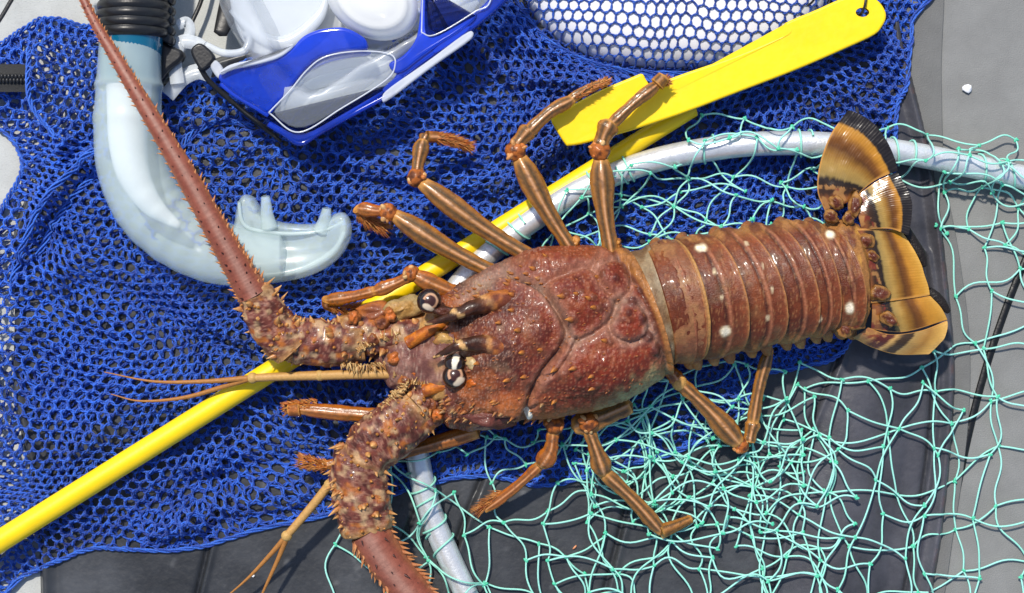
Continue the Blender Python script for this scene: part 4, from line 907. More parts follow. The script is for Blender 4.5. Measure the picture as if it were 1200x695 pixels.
def build_legs(mb):
    bc = (0.45, 0.10, 0.02)
    # far side, head to tail
    legseg(mb, (560, 352, 88), (484, 322, 96), 12, 11, 1); joint(mb, 482, 321, 96, 11, 1)
    legseg(mb, (484, 322, 96), (438, 342, 88), 8.5, 8.5, 1); legseg(mb, (440, 341, 88), (382, 352, 72), 8.5, 8, 1, flat=.8)
    tube(mb, QS([(384, 351, 72), (384, 358, 66), (396, 364, 60)]), [7, 6, 3], seg=16, n=14, colf=legcol(1)); setae(mb, [(384, 354, 68), (400, 362, 62), (420, 360, 58)], 3, 12, 220, bc, 11)
    legseg(mb, (600, 330, 92), (462, 252, 86), 12, 13.5); joint(mb, 455, 249, 86, 12, 2)
    legseg(mb, (455, 248, 86), (420, 244, 74), 9, 9, 1); tube(mb, QS([(420, 244, 72), (430, 256, 62), (446, 268, 52)]), [7.5, 6.5, 2.5], seg=16, n=16, colf=legcol(1)); setae(mb, [(420, 248, 70), (432, 258, 62), (450, 268, 54)], 5, 13, 420, bc, 12)
    legseg(mb, (645, 315, 96), (494, 214, 92), 12.5, 13.5); joint(mb, 488, 208, 92, 12.5, 3)
    legseg(mb, (488, 208, 92), (496, 164, 84), 9.5, 10); legseg(mb, (495, 170, 84), (500, 158, 80), 9, 8)
    tube(mb, QS([(500, 160, 80), (520, 162, 72), (548, 171, 60)]), [7, 6, 2], seg=16, n=18, colf=legcol(1)); setae(mb, [(508, 161, 78), (528, 164, 70), (550, 172, 58)], 4.5, 11, 420, bc, 13)
    legseg(mb, (676, 302, 92), (608, 184, 98), 11.5, 14.5); joint(mb, 604, 177, 100, 13.5, 4)
    legseg(mb, (604, 172, 100), (622, 150, 98), 12, 11); legseg(mb, (618, 156, 100), (672, 116, 96), 10.5, 8.5, mid=(644, 132, 100))
    legseg(mb, (668, 117, 96), (714, 96, 88), 7.5, 4.5, mid=(690, 103, 94)); setae(mb, [(672, 115, 96), (695, 102, 94), (712, 95, 88)], 4, 7, 260, bc, 14)
    legseg(mb, (717, 300, 92), (704, 186, 98), 12.5, 14.5); joint(mb, 703, 177, 100, 13.5, 5)
    legseg(mb, (703, 172, 100), (716, 142, 102), 12.5, 13); legseg(mb, (716, 146, 102), (772, 98, 98), 9.5, 8, mid=(744, 120, 102))
    tube(mb, QS([(770, 99, 98), (778, 90, 98)]), [9, 7.5], seg=18, n=8, colf=legcol(0)); setae(mb, [(772, 98, 98), (782, 94, 94)], 5, 7, 160, bc, 15)
    for x, y in ((382, 0),): pass
    [blob(mb, x, y, 92, (7, 6, 6), A(0.36, 0.14, 0.04), A(0.56, 0.26, 0.07), 440 + x, x) for x, y in ((674, 283), (712, 283), (722, 286))]
    # near side
    legseg(mb, (540, 486, 70), (345, 479, 56), 12, 9.5, 1); setae(mb, [(372, 475, 56), (350, 476, 56), (334, 479, 54)], 8, 6, 320, bc, 16); tube(mb, QS([(352, 479, 55), (338, 480, 54)]), [9.5, 7.5], seg=18, n=8, colf=legcol(1))
    legseg(mb, (560, 505, 60), (372, 547, 48), 13, 8, 1, mid=(470, 530, 52)); setae(mb, [(384, 546, 48), (366, 543, 48), (352, 540, 46)], 7, 9, 300, bc, 17)
    legseg(mb, (640, 475, 70), (652, 498, 74), 16, 14); joint(mb, 650, 498, 78, 12.5, 6)
    legseg(mb, (648, 506, 74), (634, 546, 60), 10, 12, 1, mid=(645, 528, 68)); legseg(mb, (634, 544, 58), (568, 598, 34), 8.5, 7, 1)
    setae(mb, [(592, 578, 40), (575, 590, 34), (566, 598, 30)], 5, 15, 300, (0.30, 0.05, 0.01), 18, side=2.6)
    legseg(mb, (738, 474, 74), (672, 500, 72), 15, 15.5, 0, flat=.7); joint(mb, 690, 496, 80, 13, 7)
    legseg(mb, (690, 504, 76), (708, 556, 62), 10, 12.5, mid=(700, 532, 70)); legseg(mb, (708, 554, 62), (776, 624, 38), 11.5, 9.5); tube(mb, QS([(774, 623, 38), (792, 616, 34), (810, 608, 30)]), [9, 7, 5], seg=18, n=14, colf=legcol(0)); setae(mb, [(786, 620, 36), (800, 613, 32), (808, 609, 30)], 4, 6, 120, bc, 19)
    legseg(mb, (778, 428, 66), (796, 448, 62), 11, 9.5, 1); ball(mb, Q(796, 448, 62), (9, 10, 9), A(0.70, 0.40, 0.14), 12, 16)
    legseg(mb, (796, 448, 62), (866, 520, 46), 11, 14); joint(mb, 868, 522, 44, 11, 8); legseg(mb, (878, 518, 44), (884, 492, 44), 10, 9.5); legseg(mb, (882, 496, 46), (902, 408, 52), 10, 8)

def spines_on(mb, P, R, Sd, N, us, angs, h, r, col, tip, T, lean=0.6, seed=0):
    rr = np.random.default_rng(seed); n = len(P)
    i = np.clip((np.asarray(us) * (n - 1)).astype(int), 0, n - 1); a = np.asarray(angs)
    D = Sd[i] * np.cos(a)[:, None] + N[i] * np.sin(a)[:, None]
    cones(mb, P[i] + D * (R[i] * 0.86)[:, None], D + T[i] * lean + rr.normal(0, .08, (len(i), 3)), r, h, col, tip, seg=7)
def antenna_col(u, th, P):
    s = np.sin(th); c = np.cos(th)
    C = mixc(A(0.24, 0.062, 0.045), A(0.34, 0.105, 0.08), 0.5 + 0.5 * vn(P[..., 0], P[..., 1], P[..., 2], 7, 501))
    C = mixc(C, A(0.52, 0.20, 0.10), 0.7 * np.exp(-((np.abs(c) - 0.95) / 0.14) ** 2)); C = mixc(C, A(0.50, 0.34, 0.34), 0.5 * np.exp(-((c + 0.1) / 0.3) ** 2) * (s > 0))
    ring = (np.sin(u * 520) > 0.75); return C * (1 - 0.08 * ring)[..., None]
def build_antenna(r, path, rad, n, dense, seed, name='antenna', rugged=0.3):
    mb = MB(); P, R, T, Sd, N = tube(mb, path, rad, seg=28, n=n, colf=antenna_col, dispf=lambda u, th, P: 0.10 * np.sin(u * 520) + rugged * vn(P[..., 0], P[..., 1], P[..., 2], 5, seed) + 2 * (rugged - 0.3) * vn(P[..., 0], P[..., 1], P[..., 2], 12, seed))
    rr = np.random.default_rng(seed)
    for ang, cnt, hh, c, t in ((0.15, dense, 0.62, A(0.42, 0.14, 0.07), A(0.66, 0.32, 0.14)), (math.pi - 0.15, dense, 0.62, A(0.42, 0.14, 0.07), A(0.66, 0.32, 0.14)), (math.pi - 0.5, int(dense * .6), 0.5, A(0.55, 0.2, 0.10), A(0.75, 0.4, 0.2)),
                               (1.05, dense // 2, 0.34, A(0.10, 0.03, 0.03), A(0.03, 0.01, 0.01)), (1.95, dense // 2, 0.34, A(0.10, 0.03, 0.03), A(0.03, 0.01, 0.01))):
        us = np.linspace(0.01, 0.99, cnt) + rr.normal(0, 0.004, cnt); us = np.clip(us, 0, 1)
        rad_at = np.interp(us, np.linspace(0, 1, len(R)), R)
        spines_on(mb, P, R, Sd, N, us, ang + rr.normal(0, .14, cnt), 1.2 + rad_at * hh * (0.35 + 0.75 * rr.random(cnt)), 0.5 + rad_at * (0.13 if hh > .4 else 0.10), c, t, T, 0.9, seed)
    return mb.build(name, M_ant, r)
def ped_col(X=None):
    def f(u, th, P):
        x, y, z = P[..., 0], P[..., 1], P[..., 2]
        n = fbm(x, y, z, 16, 511); n2 = vn(x, y, z, 3.6, 512); n3 = fbm(x, y, z, 9, 513)
        C = mixc(A(0.13, 0.032, 0.028), A(0.21, 0.065, 0.055), sst(-.4, .4, n)); worm = np.abs(vn(x + 3 * n2, y, z, 4.2, 514)) < 0.13
        C = mixc(C, A(0.42, 0.22, 0.18), 0.6 * worm)
        C = mixc(C, A(0.46, 0.15, 0.03), 0.85 * sst(0.12, 0.4, n3)); C = mixc(C, A(0.60, 0.42, 0.28), 0.75 * sst(0.1, 0.45, vn(x, y, z, 7, 515)))
        C = mixc(C, A(0.05, 0.014, 0.012), 0.75 * sst(0.12, 0.45, -n3))
        e = np.maximum(np.exp(-(u / 0.09) ** 2), np.exp(-((1 - u) / 0.09) ** 2)); return mixc(C, A(0.56, 0.33, 0.14), 0.6 * e)
    return f
def ped(mb, pts, rad, seed, nsp=26, hs=9, sides=True):
    rad = [q * 0.88 for q in rad]
    P, R, T, Sd, N = tube(mb, QS(pts), rad, seg=56, n=70, flat=0.85, colf=ped_col(), dispf=lambda u, th, P: 2.6 * vn(P[..., 0], P[..., 1], P[..., 2], 15, seed + 3) + 2.2 * vn(P[..., 0], P[..., 1], P[..., 2], 8.5, seed) + 1.0 * vn(P[..., 0], P[..., 1], P[..., 2], 4.5, seed + 1) + 1.5 * np.exp(-((u - 0.93) / 0.05) ** 2) - 2 * np.exp(-((np.cos(th) - 0.5) / 0.1) ** 2) * (np.sin(th) > 0))
    rr = np.random.default_rng(seed)
    a = np.where(rr.random(nsp) < 0.65, rr.choice([0.1, math.pi - 0.1], nsp) + rr.normal(0, 0.3, nsp), rr.random(nsp) * math.pi)
    spines_on(mb, P, R, Sd, N, rr.random(nsp), a, hs * (0.3 + 1.0 * rr.random(nsp) ** 1.5), 2.2 + 3.4 * rr.random(nsp), A(0.36, 0.11, 0.035), A(0.80, 0.48, 0.20), T, 0.45, seed)
    us = rr.random(nsp); a = rr.random(nsp) * math.pi; spines_on(mb, P, R, Sd, N, us, a, 3.4, 2.2, A(0.30, 0.09, 0.03), A(0.66, 0.33, 0.09), T, 0.2, seed + 5)
    return P
def fringe(mb, pts, L, N, seed, nz=0.3):
    N = int(N * 0.6); rr = np.random.default_rng(seed); P = smooth(QS(pts), 80); T, Sd, Nn = frames(P); i = rr.integers(0, 80, N)
    B = P[i] + rr.normal(0, 1.6, (N, 3)); D = -Sd[i] * (0.8 + 0.3 * rr.random((N, 1))) + T[i] * rr.normal(0.1, .3, (N, 1)) + Nn[i] * rr.normal(nz, .35, (N, 1))
    c = mixc(np.tile(A(0.36, 0.16, 0.05), (N, 1)), np.tile(A(0.70, 0.50, 0.26), (N, 1)), rr.random(N)); cones(mb, B, D, 1.3, L * (0.3 + 0.75 * rr.random(N)), c, seg=5, bend=-0.3)
def build_head(mb):
    # antennular plate and the lumpy bases of the antennae
    loft(shift([(432, 392), (452, 382), (478, 372), (505, 360), (530, 350)], 96), shift([(440, 438), (462, 458), (488, 470), (512, 482), (540, 494)], 96), [10, 26, 36, 44, 50], [74, 76, 78, 80, 82], [14, 18, 22, 26, 30], [0, 0, 0, 0, 0], 90, 90,
         lambda X, Y, u, th: 2.6 * vn(X, Y, 0, 9, 521) + 1.3 * vn(X, Y, 0, 3.6, 522) + 3.0 * vn(X, Y, 0, 18, 523),
         lambda X, Y, u, th, Z: mixc(mixc(mixc(mixc(A(0.17, 0.065, 0.065), A(0.29, 0.15, 0.14), sst(-.3, .4, fbm(X, Y, 0, 14, 524))), A(0.12, 0.04, 0.035), 0.7 * sst(0.1, 0.5, fbm(X, Y, 3, 8, 527))), A(0.46, 0.32, 0.30), 0.6 * speckle(X, Y, 4, .8, 525)), A(0.58, 0.34, 0.12), 0.8 * sst(0.05, 0.4, fbm(X, Y, 7, 20, 526)) * sst(0.2, 0.7, np.abs(Y - 415 + 0.25 * (X - 480)) / 40)), mb)
    # soft membrane above and below the eyes
    blob(mb, 475, 362, 92, (24, 14, 18), CREAM * 0.55, A(0.42, 0.24, 0.08), 531, -.3); blob(mb, 535, 470, 88, (18, 22, 24), A(0.50, 0.40, 0.16), A(0.64, 0.55, 0.26), 532, .3)
    blob(mb, 527, 398, 118, (20, 13, 12), A(0.42, 0.20, 0.07), A(0.60, 0.38, 0.15), 533, .2)
    blob(mb, 572, 488, 106, (32, 15, 22), PURP * 0.8, PURP, 534, .05); blob(mb, 440, 366, 86, (22, 12, 12), A(0.42, 0.14, 0.04), A(0.25, 0.08, 0.04), 535, -.1)
    for i, (x, y) in enumerate(((448, 378), (458, 369), (505, 474), (512, 487), (437, 398), (415, 372), (476, 447), (486, 438), (500, 395), (462, 420))):
        blob(mb, x, y, 104, (8, 7, 8), A(0.36, 0.12, 0.04), A(0.60, 0.17, 0.04) if i % 2 else A(0.16, 0.05, 0.03), 540 + i, i)
    # orange stalks under the eyes
    for a in ([(478, 402, 112), (505, 386, 120), (526, 374, 120)], [(497, 458, 112), (520, 452, 118), (536, 452, 118)], [(540, 450, 118), (556, 446, 120), (575, 436, 118)]):
        tube(mb, QS(a), [7.5, 6.5, 6], seg=20, n=20, colf=lambda u, th, P: mixc(A(0.62, 0.19, 0.02), A(0.32, 0.08, 0.02), sst(-.1, .5, vn(P[..., 0], P[..., 1], P[..., 2], 5, 590))))
    # banded supra-orbital horns
    def hc(u, th, P):
        b = np.sin(u * 21 + 0.6 * np.cos(th)); C = mixc(A(0.045, 0.016, 0.010), A(0.10, 0.035, 0.02), np.clip(vn(P[..., 0], P[..., 1], P[..., 2], 4, 551), 0, 1))
        C = mixc(C, A(0.62, 0.38, 0.18), sst(0.72, 0.92, b + 0.25 * vn(P[..., 0], P[..., 1], P[..., 2], 4, 557))); return mixc(C, mixc(A(0.18, 0.05, 0.03), A(0.45, 0.15, 0.04), sst(-.2, .4, vn(P[..., 0], P[..., 1], P[..., 2], 6, 558))), sst(0.50, 0.30, u))
    for a in ([(606, 352, 120), (586, 352, 136), (556, 360, 148), (528, 371, 150), (498, 380, 140)], [(606, 420, 134), (586, 408, 146), (558, 402, 152), (534, 407, 153), (508, 419, 144)]):
        tube(mb, QS(a), [15, 12.5, 8.5, 6, 1.2], seg=26, n=60, colf=hc, dispf=lambda u, th, P: 1.2 * vn(P[..., 0], P[..., 1], P[..., 2], 8, 553)); 
    blob(mb, 560, 444, 134, (15, 7, 9), A(0.42, 0.10, 0.015), A(0.60, 0.14, 0.015), 553, -.5); blob(mb, 556, 426, 142, (10, 7, 7), A(0.50, 0.36, 0.2), A(0.62, 0.50, 0.32), 554, .3); blob(mb, 524, 366, 136, (16, 7, 8), A(0.05, 0.02, 0.015), A(0.10, 0.03, 0.02), 559, .2)
    blob(mb, 566, 378, 118, (26, 8, 12), A(0.10, 0.04, 0.03), A(0.16, 0.07, 0.05), 555, -.2); blob(mb, 572, 424, 118, (22, 14, 16), A(0.06, 0.02, 0.015), A(0.50, 0.38, 0.22), 556, -.3)
    # antenna peduncles
    ped(mb, [(505, 392, 84), (470, 394, 86), (432, 394, 86), (400, 394, 84)], [30, 28, 27, 25], 571, 26, 8); ped(mb, [(426, 398, 84), (385, 402, 86), (345, 398, 88), (318, 388, 88)], [29, 30, 29, 26], 572, 34, 10)
    ped(mb, [(345, 408, 90), (326, 388, 94), (310, 366, 98), (296, 340, 104)], [29, 29, 27, 23], 573, 44, 12)
    ped(mb, [(520, 452, 82), (500, 470, 86), (478, 492, 86), (462, 508, 86)], [34, 34, 32, 30], 574, 26, 8); ped(mb, [(490, 476, 88), (465, 500, 90), (440, 520, 90), (422, 545, 90)], [33, 35, 36, 31], 575, 34, 8)
    ped(mb, [(424, 524, 84), (420, 555, 88), (424, 590, 88), (432, 622, 84)], [33, 36, 37, 34], 576, 50, 13)
    fringe(mb, [(398, 425, 92), (430, 428, 94), (468, 418, 96)], 13, 170, 581); fringe(mb, [(470, 395, 106), (440, 400, 106), (420, 412, 104)], 13, 140, 582); fringe(mb, [(420, 512, 100), (440, 488, 102), (462, 458, 102)], 12, 200, 583)
    fringe(mb, [(505, 455, 112), (480, 450, 110), (470, 466, 108)], 10, 130, 584); fringe(mb, [(385, 380, 96), (412, 378, 96), (440, 384, 96)], 9, 90, 585, .6); fringe(mb, [(500, 430, 104), (480, 440, 104), (462, 440, 100)], 8, 90, 586, .8)

def surface_spines(mb, G):
    Xn = np.gradient(G, axis=0); Tn = np.gradient(G, axis=1); Nn = np.cross(Xn, Tn); Nn /= np.linalg.norm(Nn, axis=2)[..., None] + 1e-9
    if Nn[:, 60:150, 2].mean() < 0: Nn = -Nn
    ok = Nn[..., 2] > 0.05; F = G[ok]; FN = Nn[ok]; rr = np.random.default_rng(560)
    def at(x, y):
        q = Q(x, y, 130); k = int(np.argmin((F[:, 0] - q[0]) ** 2 + (F[:, 1] - q[1]) ** 2)); return F[k], FN[k]
    B = []; D = []; R_ = []; H = []; C0 = []; C1 = []
    def put(x, y, r, h, c0, c1, lean=0.9):
        b, n = at(x, y); B.append(b - n * r * 0.5); D.append(n * 0.8 + A(-lean, (y - 400) / 300, 0.15) + rr.normal(0, .08, 3)); R_.append(r); H.append(h + r * 0.5); C0.append(c0); C1.append(c1)
    for x, y, q in TUB:
        if x < 712: put(x, y, q * 1.15, q * 2.0, A(0.16, 0.035, 0.02), A(0.80, 0.32, 0.06))
    for k in range(100):
        x = 512 + 130 * rr.random() ** 1.4; t = rr.random()
        y = (350 - (x - 510) * 0.38 + 30 * t) if rr.random() < 0.5 else (496 - 34 * t * t)
        put(x, y, 1.6 + 2.0 * rr.random(), 3 + 5 * rr.random(), A(0.22, 0.06, 0.025), mixc(A(0.62, 0.24, 0.06), CREAM * 0.8, rr.random() ** 2))
    for k in range(150):
        x = 515 + 240 * rr.random(); y = 320 + 150 * rr.random(); put(x, y, 0.9 + 0.9 * rr.random(), 1.6 + 1.8 * rr.random(), A(0.22, 0.05, 0.025), A(0.55, 0.22, 0.08))
    cones(mb, np.array(B), np.array(D), np.array(R_), np.array(H), np.array(C0), np.array(C1), seg=9)
def build_lobster():
    r = root('spiny_lobster', 'reddish brown spiny lobster with white spotted tail lying across the bag and the net', 'lobster', (700, 380, 60))
    mb = MB()
    G = loft(shift([(512, 352), (530, 336), (555, 322), (585, 307), (620, 293), (665, 287), (705, 288), (735, 294)], 90), shift([(512, 478), (525, 500), (550, 506), (580, 503), (615, 494), (665, 488), (728, 472), (786, 438)], 90), [34, 46, 55, 62, 68, 70, 68, 62], [84, 85, 86, 86, 86, 86, 85, 82], [30, 34, 38, 38, 38, 36, 32, 22], [0, 0, 0, 2, 4, 6, 8, 8], 330, 420, car_disp, car_col, mb, pw=2.25)
    surface_spines(mb, G)
    build_abdomen(mb); build_fan(mb); build_legs(mb); build_head(mb)
    mb.build('body', [M_shell, M_leg, M_fan], r)
    build_antenna(r, QS([(297, 345, 104), (276, 308, 112), (250, 262, 120), (214, 198, 126), (172, 128, 128), (136, 68, 122), (110, 24, 112), (92, -14, 104), (70, -60, 90)]), [18, 16, 14, 12, 9.4, 7.2, 5.4, 4.4, 3.5], 300, 64, 601)
    build_antenna(r, QS([(432, 622, 86), (452, 654, 84), (480, 690, 80), (515, 730, 74), (560, 790, 66), (640, 880, 50)]), [23, 22.5, 21.5, 20, 18, 12], 200, 34, 602, rugged=0.8)
    def antennule(base, a, b):
        m = MB(); col = lambda u, th, P: mixc(A(0.50, 0.26, 0.08), A(0.66, 0.42, 0.18), np.clip(np.sin(th), 0, 1) * 0.7)
        tube(m, QS(base), [6, 5.5, 5.5, 5, 4.5], seg=18, n=60, colf=col)
        for p in (base[-1], base[len(base) // 2]): ball(m, Q(*p), (6.5, 6.5, 6), A(0.62, 0.40, 0.16), 10, 14)
        for k in (a, b): tube(m, QS(k), [3.4, 2.8, 2.2, 1.2, 0.5], seg=10, n=60, col=(0.44, 0.20, 0.06))
        m.build('antennule', M_ant, r)
    antennule([(460, 438, 88), (410, 439, 86), (375, 440, 82), (338, 441, 76), (296, 443, 72)], [(292, 443, 72), (240, 447, 66), (180, 447, 60), (122, 436, 54)], [(292, 444, 72), (262, 453, 64), (215, 466, 56), (165, 470, 50), (130, 462, 48)])
    antennule([(420, 520, 84), (402, 548, 80), (386, 568, 72), (365, 594, 66), (336, 628, 60)], [(336, 628, 60), (315, 652, 52), (288, 680, 44), (250, 712, 36)], [(336, 630, 60), (326, 655, 52), (310, 690, 44), (296, 720, 38)])
    for (x, y, z, rot) in ((503, 353, 132, 0.4), (533, 441, 134, -0.5)):
        m = MB()
        def ec(X, Y, Z):
            c = np.tile(A(0.012, 0.006, 0.006), X.shape + (1,)).reshape(X.shape + (3,))
            Xr = X * math.cos(rot) + Y * math.sin(rot); Yr = -X * math.sin(rot) + Y * math.cos(rot)
            nz = vn(X * 3, Y * 3, Z * 3, 1, int(x)); q_ = np.hypot(Xr - 0.12, Yr + 0.10)
            c = mixc(c, A(0.045, 0.014, 0.009), (Z > 0) * sst(0.55, 0.45, q_))
            ring = sst(0.13, 0.05, np.abs(q_ - 0.52 - 0.06 * nz)) * (Z > 0) * (np.arctan2(Yr, Xr) < 1.3)
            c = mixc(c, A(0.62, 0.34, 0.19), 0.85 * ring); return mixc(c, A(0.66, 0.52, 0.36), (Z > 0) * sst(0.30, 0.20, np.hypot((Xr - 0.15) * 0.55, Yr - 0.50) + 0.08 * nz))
        ball(m, Q(x, y, z), (14, 14, 13.5), n=40, m=60, colf=ec)
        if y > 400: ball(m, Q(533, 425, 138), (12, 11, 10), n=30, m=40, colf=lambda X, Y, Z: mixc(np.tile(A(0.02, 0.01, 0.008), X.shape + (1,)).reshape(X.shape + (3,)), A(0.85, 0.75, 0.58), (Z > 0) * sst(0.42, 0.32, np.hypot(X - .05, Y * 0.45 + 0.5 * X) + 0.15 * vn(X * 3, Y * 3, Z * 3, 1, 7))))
        m.build('eye', M_eye, r)
build_lobster()

# ------------------------------------------------------------------ landing net
def build_net():
    r = root('landing_net', 'round aluminium hoop net with pale green knotted netting under the lobster', 'landing net', (800, 400, 15))
    mb = MB(); tube(mb, HOOP, 14.0, seg=36, col=(1, 1, 1), straight=True); mb.build('hoop', M_alu, r)
    nb = MB(); LT = A(0.30, 0.72, 0.58); KN = A(0.06, 0.55, 0.32)
    HP = HOOP[::4]
    def zof(x, y, over):
        g = ground(x, y) + 2.5
        d, bx, by, t = dpoly(x, y, HP)
        hz = np.interp(t, np.arange(len(HP)), HP[:, 2])
        lift = hz + np.sqrt(np.clip(16.5 ** 2 - d ** 2, 0, None))
        near = d < 30
        return np.where((d < 16.5) & over, lift, np.where(near, np.maximum(g, np.minimum(g + 18, lift) * sst(30, 16, d) + g * (1 - sst(30, 16, d))), g))
    def knot(x, y, z, rr=3.0):
        for k in range(3):
            a = rng.random() * 6.28; ball(nb, (x + 1.2 * math.cos(a), y + 1.2 * math.sin(a), z + 0.6), (rr * (0.7 + .5 * rng.random()), rr * 0.62, rr * 0.6), mixc(KN, LT, 0.25 * rng.random()), 6, 9, rot=rng.random() * 3)
    def sheet(o, e1, e2, n1, n2, region, warp, ws, seed, sag=0.16, zo=0.0, over=True, jit=0.10, drop=0.0, wr=1.12):
        o = np.array(o, float); e1 = np.array(e1, float); e2 = np.array(e2, float)
        i, j = np.meshgrid(np.arange(n1), np.arange(n2), indexing='ij')
        X = o[0] + i * e1[0] + j * e2[0]; Y = o[1] + i * e1[1] + j * e2[1]
        rr = np.random.default_rng(seed); L = (np.hypot(*e1) + np.hypot(*e2)) / 2
        WX = X + warp * vn(X, Y, 0, ws, seed) + jit * L * rr.normal(size=X.shape); WY = Y + warp * vn(X, Y, 5, ws, seed + 1) + jit * L * rr.normal(size=X.shape)
        zn = rr.random(X.shape) * 5 + zo
        ok = inpoly(WX, WY, region)
        ZN = zof(WX, WY, over) + zn
        for _ in range(6):       # no loose ends: a knot needs two neighbours
            nb_ = np.zeros(ok.shape, int); nb_[1:] += ok[:-1]; nb_[:-1] += ok[1:]; nb_[:, 1:] += ok[:, :-1]; nb_[:, :-1] += ok[:, 1:]
            ok &= nb_ >= 2
        used = np.zeros_like(ok)
        P = []
        t = np.linspace(0, 1, 14)
        for (di, dj) in ((1, 0), (0, 1)):
            a = (slice(0, n1 - di), slice(0, n2 - dj)); b = (slice(di, None), slice(dj, None))
            m = ok[a] & ok[b] & (rr.random(ok[a].shape) >= drop)
            used[a] |= m; used[b] |= m
            x0, y0, x1, y1 = WX[a][m], WY[a][m], WX[b][m], WY[b][m]; E = len(x0)
            dx, dy = x1 - x0, y1 - y0; l = np.hypot(dx, dy) + 1e-6; nx, ny = -dy / l, dx / l
            s0 = sag * l * (rr.normal(0, .5, E) + (0.9 if di else -0.9) * np.where((np.add(*np.nonzero(m)) % 2) == 0, 1, -1)); s0 = s0 * 0.55; s1 = sag * l * rr.normal(0, .22, E)
            off = s0[:, None] * np.sin(np.pi * t)[None] + s1[:, None] * np.sin(2 * np.pi * t)[None] + 0.25 * rr.normal(0, 1, (E, 1)) * np.sin(3 * np.pi * t)[None]
            x = x0[:, None] + dx[:, None] * t + nx[:, None] * off; y = y0[:, None] + dy[:, None] * t + ny[:, None] * off
            z = zof(x, y, over) + zn[a][m][:, None] * (1 - t) + zn[b][m][:, None] * t + np.abs(rr.normal(0, 3.0, (E, 1))) * np.sin(np.pi * t)
            P.append(np.stack([x, y, z], -1))
        P = np.concatenate(P)
        if len(P):
            C = mixc(np.tile(LT, (len(P), 1)), np.tile(A(0.36, 0.76, 0.66), (len(P), 1)), rr.random(len(P)))
            cords(nb, P, wr, 7, C)
        for x, y, z in zip(WX[used], WY[used], ZN[used]): knot(x, y, z, 2.6)
    R_right = [(900, 420), (1000, 400), (1060, 420), (1090, 380), (1110, 330), (1090, 290), (1075, 230), (1100, 160), (1260, 190), (1260, 760), (860, 760), (880, 600)]
    sheet((850, 130), (66, -16), (18, 64), 9, 12, R_right, 18, 120, 701, sag=0.13, jit=0.07)
    sheet((960, 380), (52, 26), (-36, 50), 8, 9, [(960, 420), (1060, 415), (1125, 430), (1150, 520), (1100, 560), (1060, 480), (960, 480)], 14, 70, 709, sag=0.2)
    sheet((830, 350), (60, 24), (-20, 62), 9, 9, [(850, 440), (960, 420), (1120, 430), (1150, 560), (1120, 760), (850, 760)], 20, 90, 713, sag=0.15, zo=5)
    sheet((820, 150), (58, 10), (-4, 66), 9, 11, R_right, 20, 100, 716, sag=0.15, jit=0.08, zo=3, drop=0.12)
    sheet((380, 460), (60, 6), (10, 58), 13, 6, [(560, 500), (700, 490), (1000, 480), (1020, 760), (600, 760)], 22, 90, 717, sag=0.16, zo=6)
    R_low = [(384, 520), (440, 470), (560, 495), (700, 480), (790, 440), (900, 470), (990, 600), (1000, 760), (380, 760), (388, 640)]
    sheet((350, 470), (58, 34), (-6, 66), 14, 8, R_low, 16, 90, 702, sag=0.14, jit=0.09)
    sheet((380, 520), (50, -20), (22, 52), 12, 9, [(400, 560), (470, 500), (640, 500), (760, 520), (760, 760), (400, 760)], 20, 90, 714, sag=0.17, zo=4, drop=0.15)
    sheet((420, 440), (62, -22), (24, 56), 14, 10, [(640, 560), (700, 480), (900, 440), (1010, 560), (1000, 760), (640, 760)], 22, 80, 703, sag=0.2, zo=4)
    R_d = [(640, 480), (760, 420), (860, 405), (975, 430), (990, 500), (960, 590), (860, 640), (740, 640), (660, 560)]
    for k, (o, a, b) in enumerate((((540, 380), (56, 20), (-18, 54)), ((600, 330), (50, -30), (28, 50)), ((590, 380), (44, 36), (-36, 42)), ((560, 430), (60, -8), (6, 44)), ((640, 330), (30, 46), (-46, 30)), ((560, 360), (64, 10), (-30, 46)))):
        sheet(o, a, b, 10, 9, R_d, 24, 80, 704 + 20 * k, sag=0.17, zo=5 + 3 * k, jit=0.13)
    sheet((640, 390), (40, 22), (-26, 38), 10, 8, [(700, 440), (800, 420), (900, 430), (940, 500), (880, 560), (760, 560)], 20, 60, 850, sag=0.22, zo=20, jit=0.18)
    sheet((560, 520), (60, 16), (-22, 50), 12, 6, [(640, 560), (800, 590), (1000, 560), (990, 760), (640, 760)], 20, 80, 870, sag=0.2, zo=7)
    R_up = [(560, 330), (600, 262), (690, 200), (790, 160), (900, 150), (975, 158), (975, 300), (760, 310), (600, 330)]
    sheet((520, 130), (58, 6), (-16, 40), 12, 7, R_up, 12, 60, 707, sag=0.18, zo=3)
    sheet((560, 120), (50, -14), (22, 38), 12, 8, R_up, 16, 60, 708, sag=0.22, zo=6, over=False, drop=0.25)
    sheet((540, 150), (54, 14), (-24, 36), 12, 7, R_up, 14, 60, 890, sag=0.2, zo=8)
    sheet((470, 440), (40, 12), (-14, 28), 9, 5, [(478, 500), (540, 498), (660, 480), (760, 470), (760, 520), (680, 540), (560, 540), (490, 530)], 12, 40, 710, sag=0.24, zo=4)
    sheet((760, 132), (54, 5), (-16, 26), 11, 4, [(780, 122), (900, 120), (1000, 124), (1140, 134), (1240, 155), (1240, 250), (1100, 225), (960, 205), (780, 200)], 7, 60, 711, sag=0.24, zo=5)
    sheet((990, 150), (44, 12), (-18, 40), 7, 5, [(1060, 130), (1240, 160), (1240, 330), (1060, 300)], 10, 60, 712, sag=0.18, zo=3)
    # turns of twine round the hoop
    n = len(HOOP); T, Sd, N = frames(HOOP)
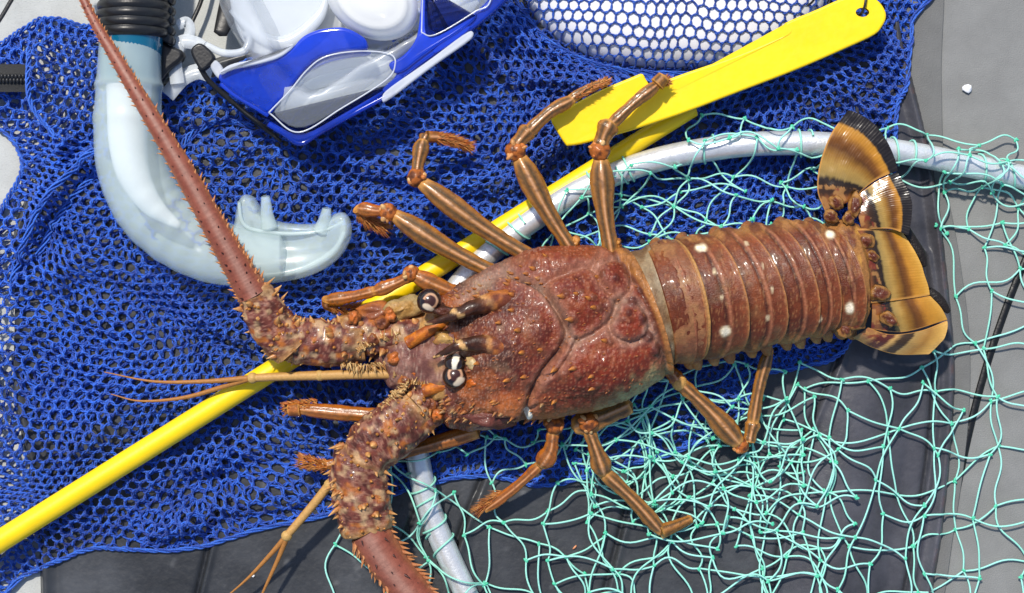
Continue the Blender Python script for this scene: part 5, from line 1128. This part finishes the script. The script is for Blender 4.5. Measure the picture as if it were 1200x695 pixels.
    for pos, turns, ln in (((612, 268), 1.5, 10), ((640, 250), 1, 8), ((735, 200), 2, 9), ((826, 176), 1, 10), ((934, 166), 3, 7), ((1052, 178), 2, 14), ((1160, 200), 3, 16), ((505, 592), 3, 18), ((516, 630), 1.5, 16), ((500, 560), 1.5, 10), ((590, 284), 2, 8), ((700, 214), 1, 10)):
        k = int(np.argmin(np.hypot(HOOP[:, 0] - pos[0], HOOP[:, 1] - pos[1]))); t = np.linspace(0, 1, int(26 * turns)); a = t * 2 * np.pi * turns + rng.random() * 6
        turns = min(turns, 1.6); t = np.linspace(0, 1, 40); a = t * 2 * np.pi * turns + rng.random() * 6; ln = ln * (1.2 + rng.random()); c = HOOP[k] + T[k] * ((t - 0.5) * ln * turns + 3 * np.sin(t * 7 + pos[0]))[:, None]
        P = c + Sd[k] * (15.6 * np.cos(a))[:, None] + N[k] * (15.6 * np.sin(a))[:, None]; cords(nb, P[None], 1.25, 7, LT)
        q = P[len(P) // 2]
    nb.build('netting', M_net, r)
build_net()

# ------------------------------------------------------------------ small litter
def build_litter():
    mb = MB(); ball(mb, (1133, 104, 3.0), (6, 5, 2.4), n=10, m=9, dispf=lambda X, Y, Z: 0.3 * vn(X * 2, Y * 2, Z * 2, 1, 801)); tag(mb.build('shell_chip', M_white), 'small white chip of shell on the grey deck at right', 'shell chip')
def chip(x, y, r, col, label):
    mb = MB(); ball(mb, (x, y, 13 + r[2]), r, col, n=10, m=9, rot=x, dispf=lambda X, Y, Z: 0.35 * vn(X * 2, Y * 2, Z * 2, 1, int(x))); tag(mb.build('shell_chip', M_ant), label, 'shell chip')
build_litter()
chip(298, 673, (2.2, 1.8, 1.0), (0.8, 0.8, 0.78), 'tiny white fleck of shell on the black mat beside the forked thin feeler')
chip(389, 683, (1.2, 4.6, 1.0), (0.55, 0.22, 0.10), 'tiny reddish splinter on the black mat left of the thick lower feeler')
chip(673, 640, (1.3, 3.4, 1.0), (0.62, 0.25, 0.12), 'tiny orange splinter on the black mat inside the green net')
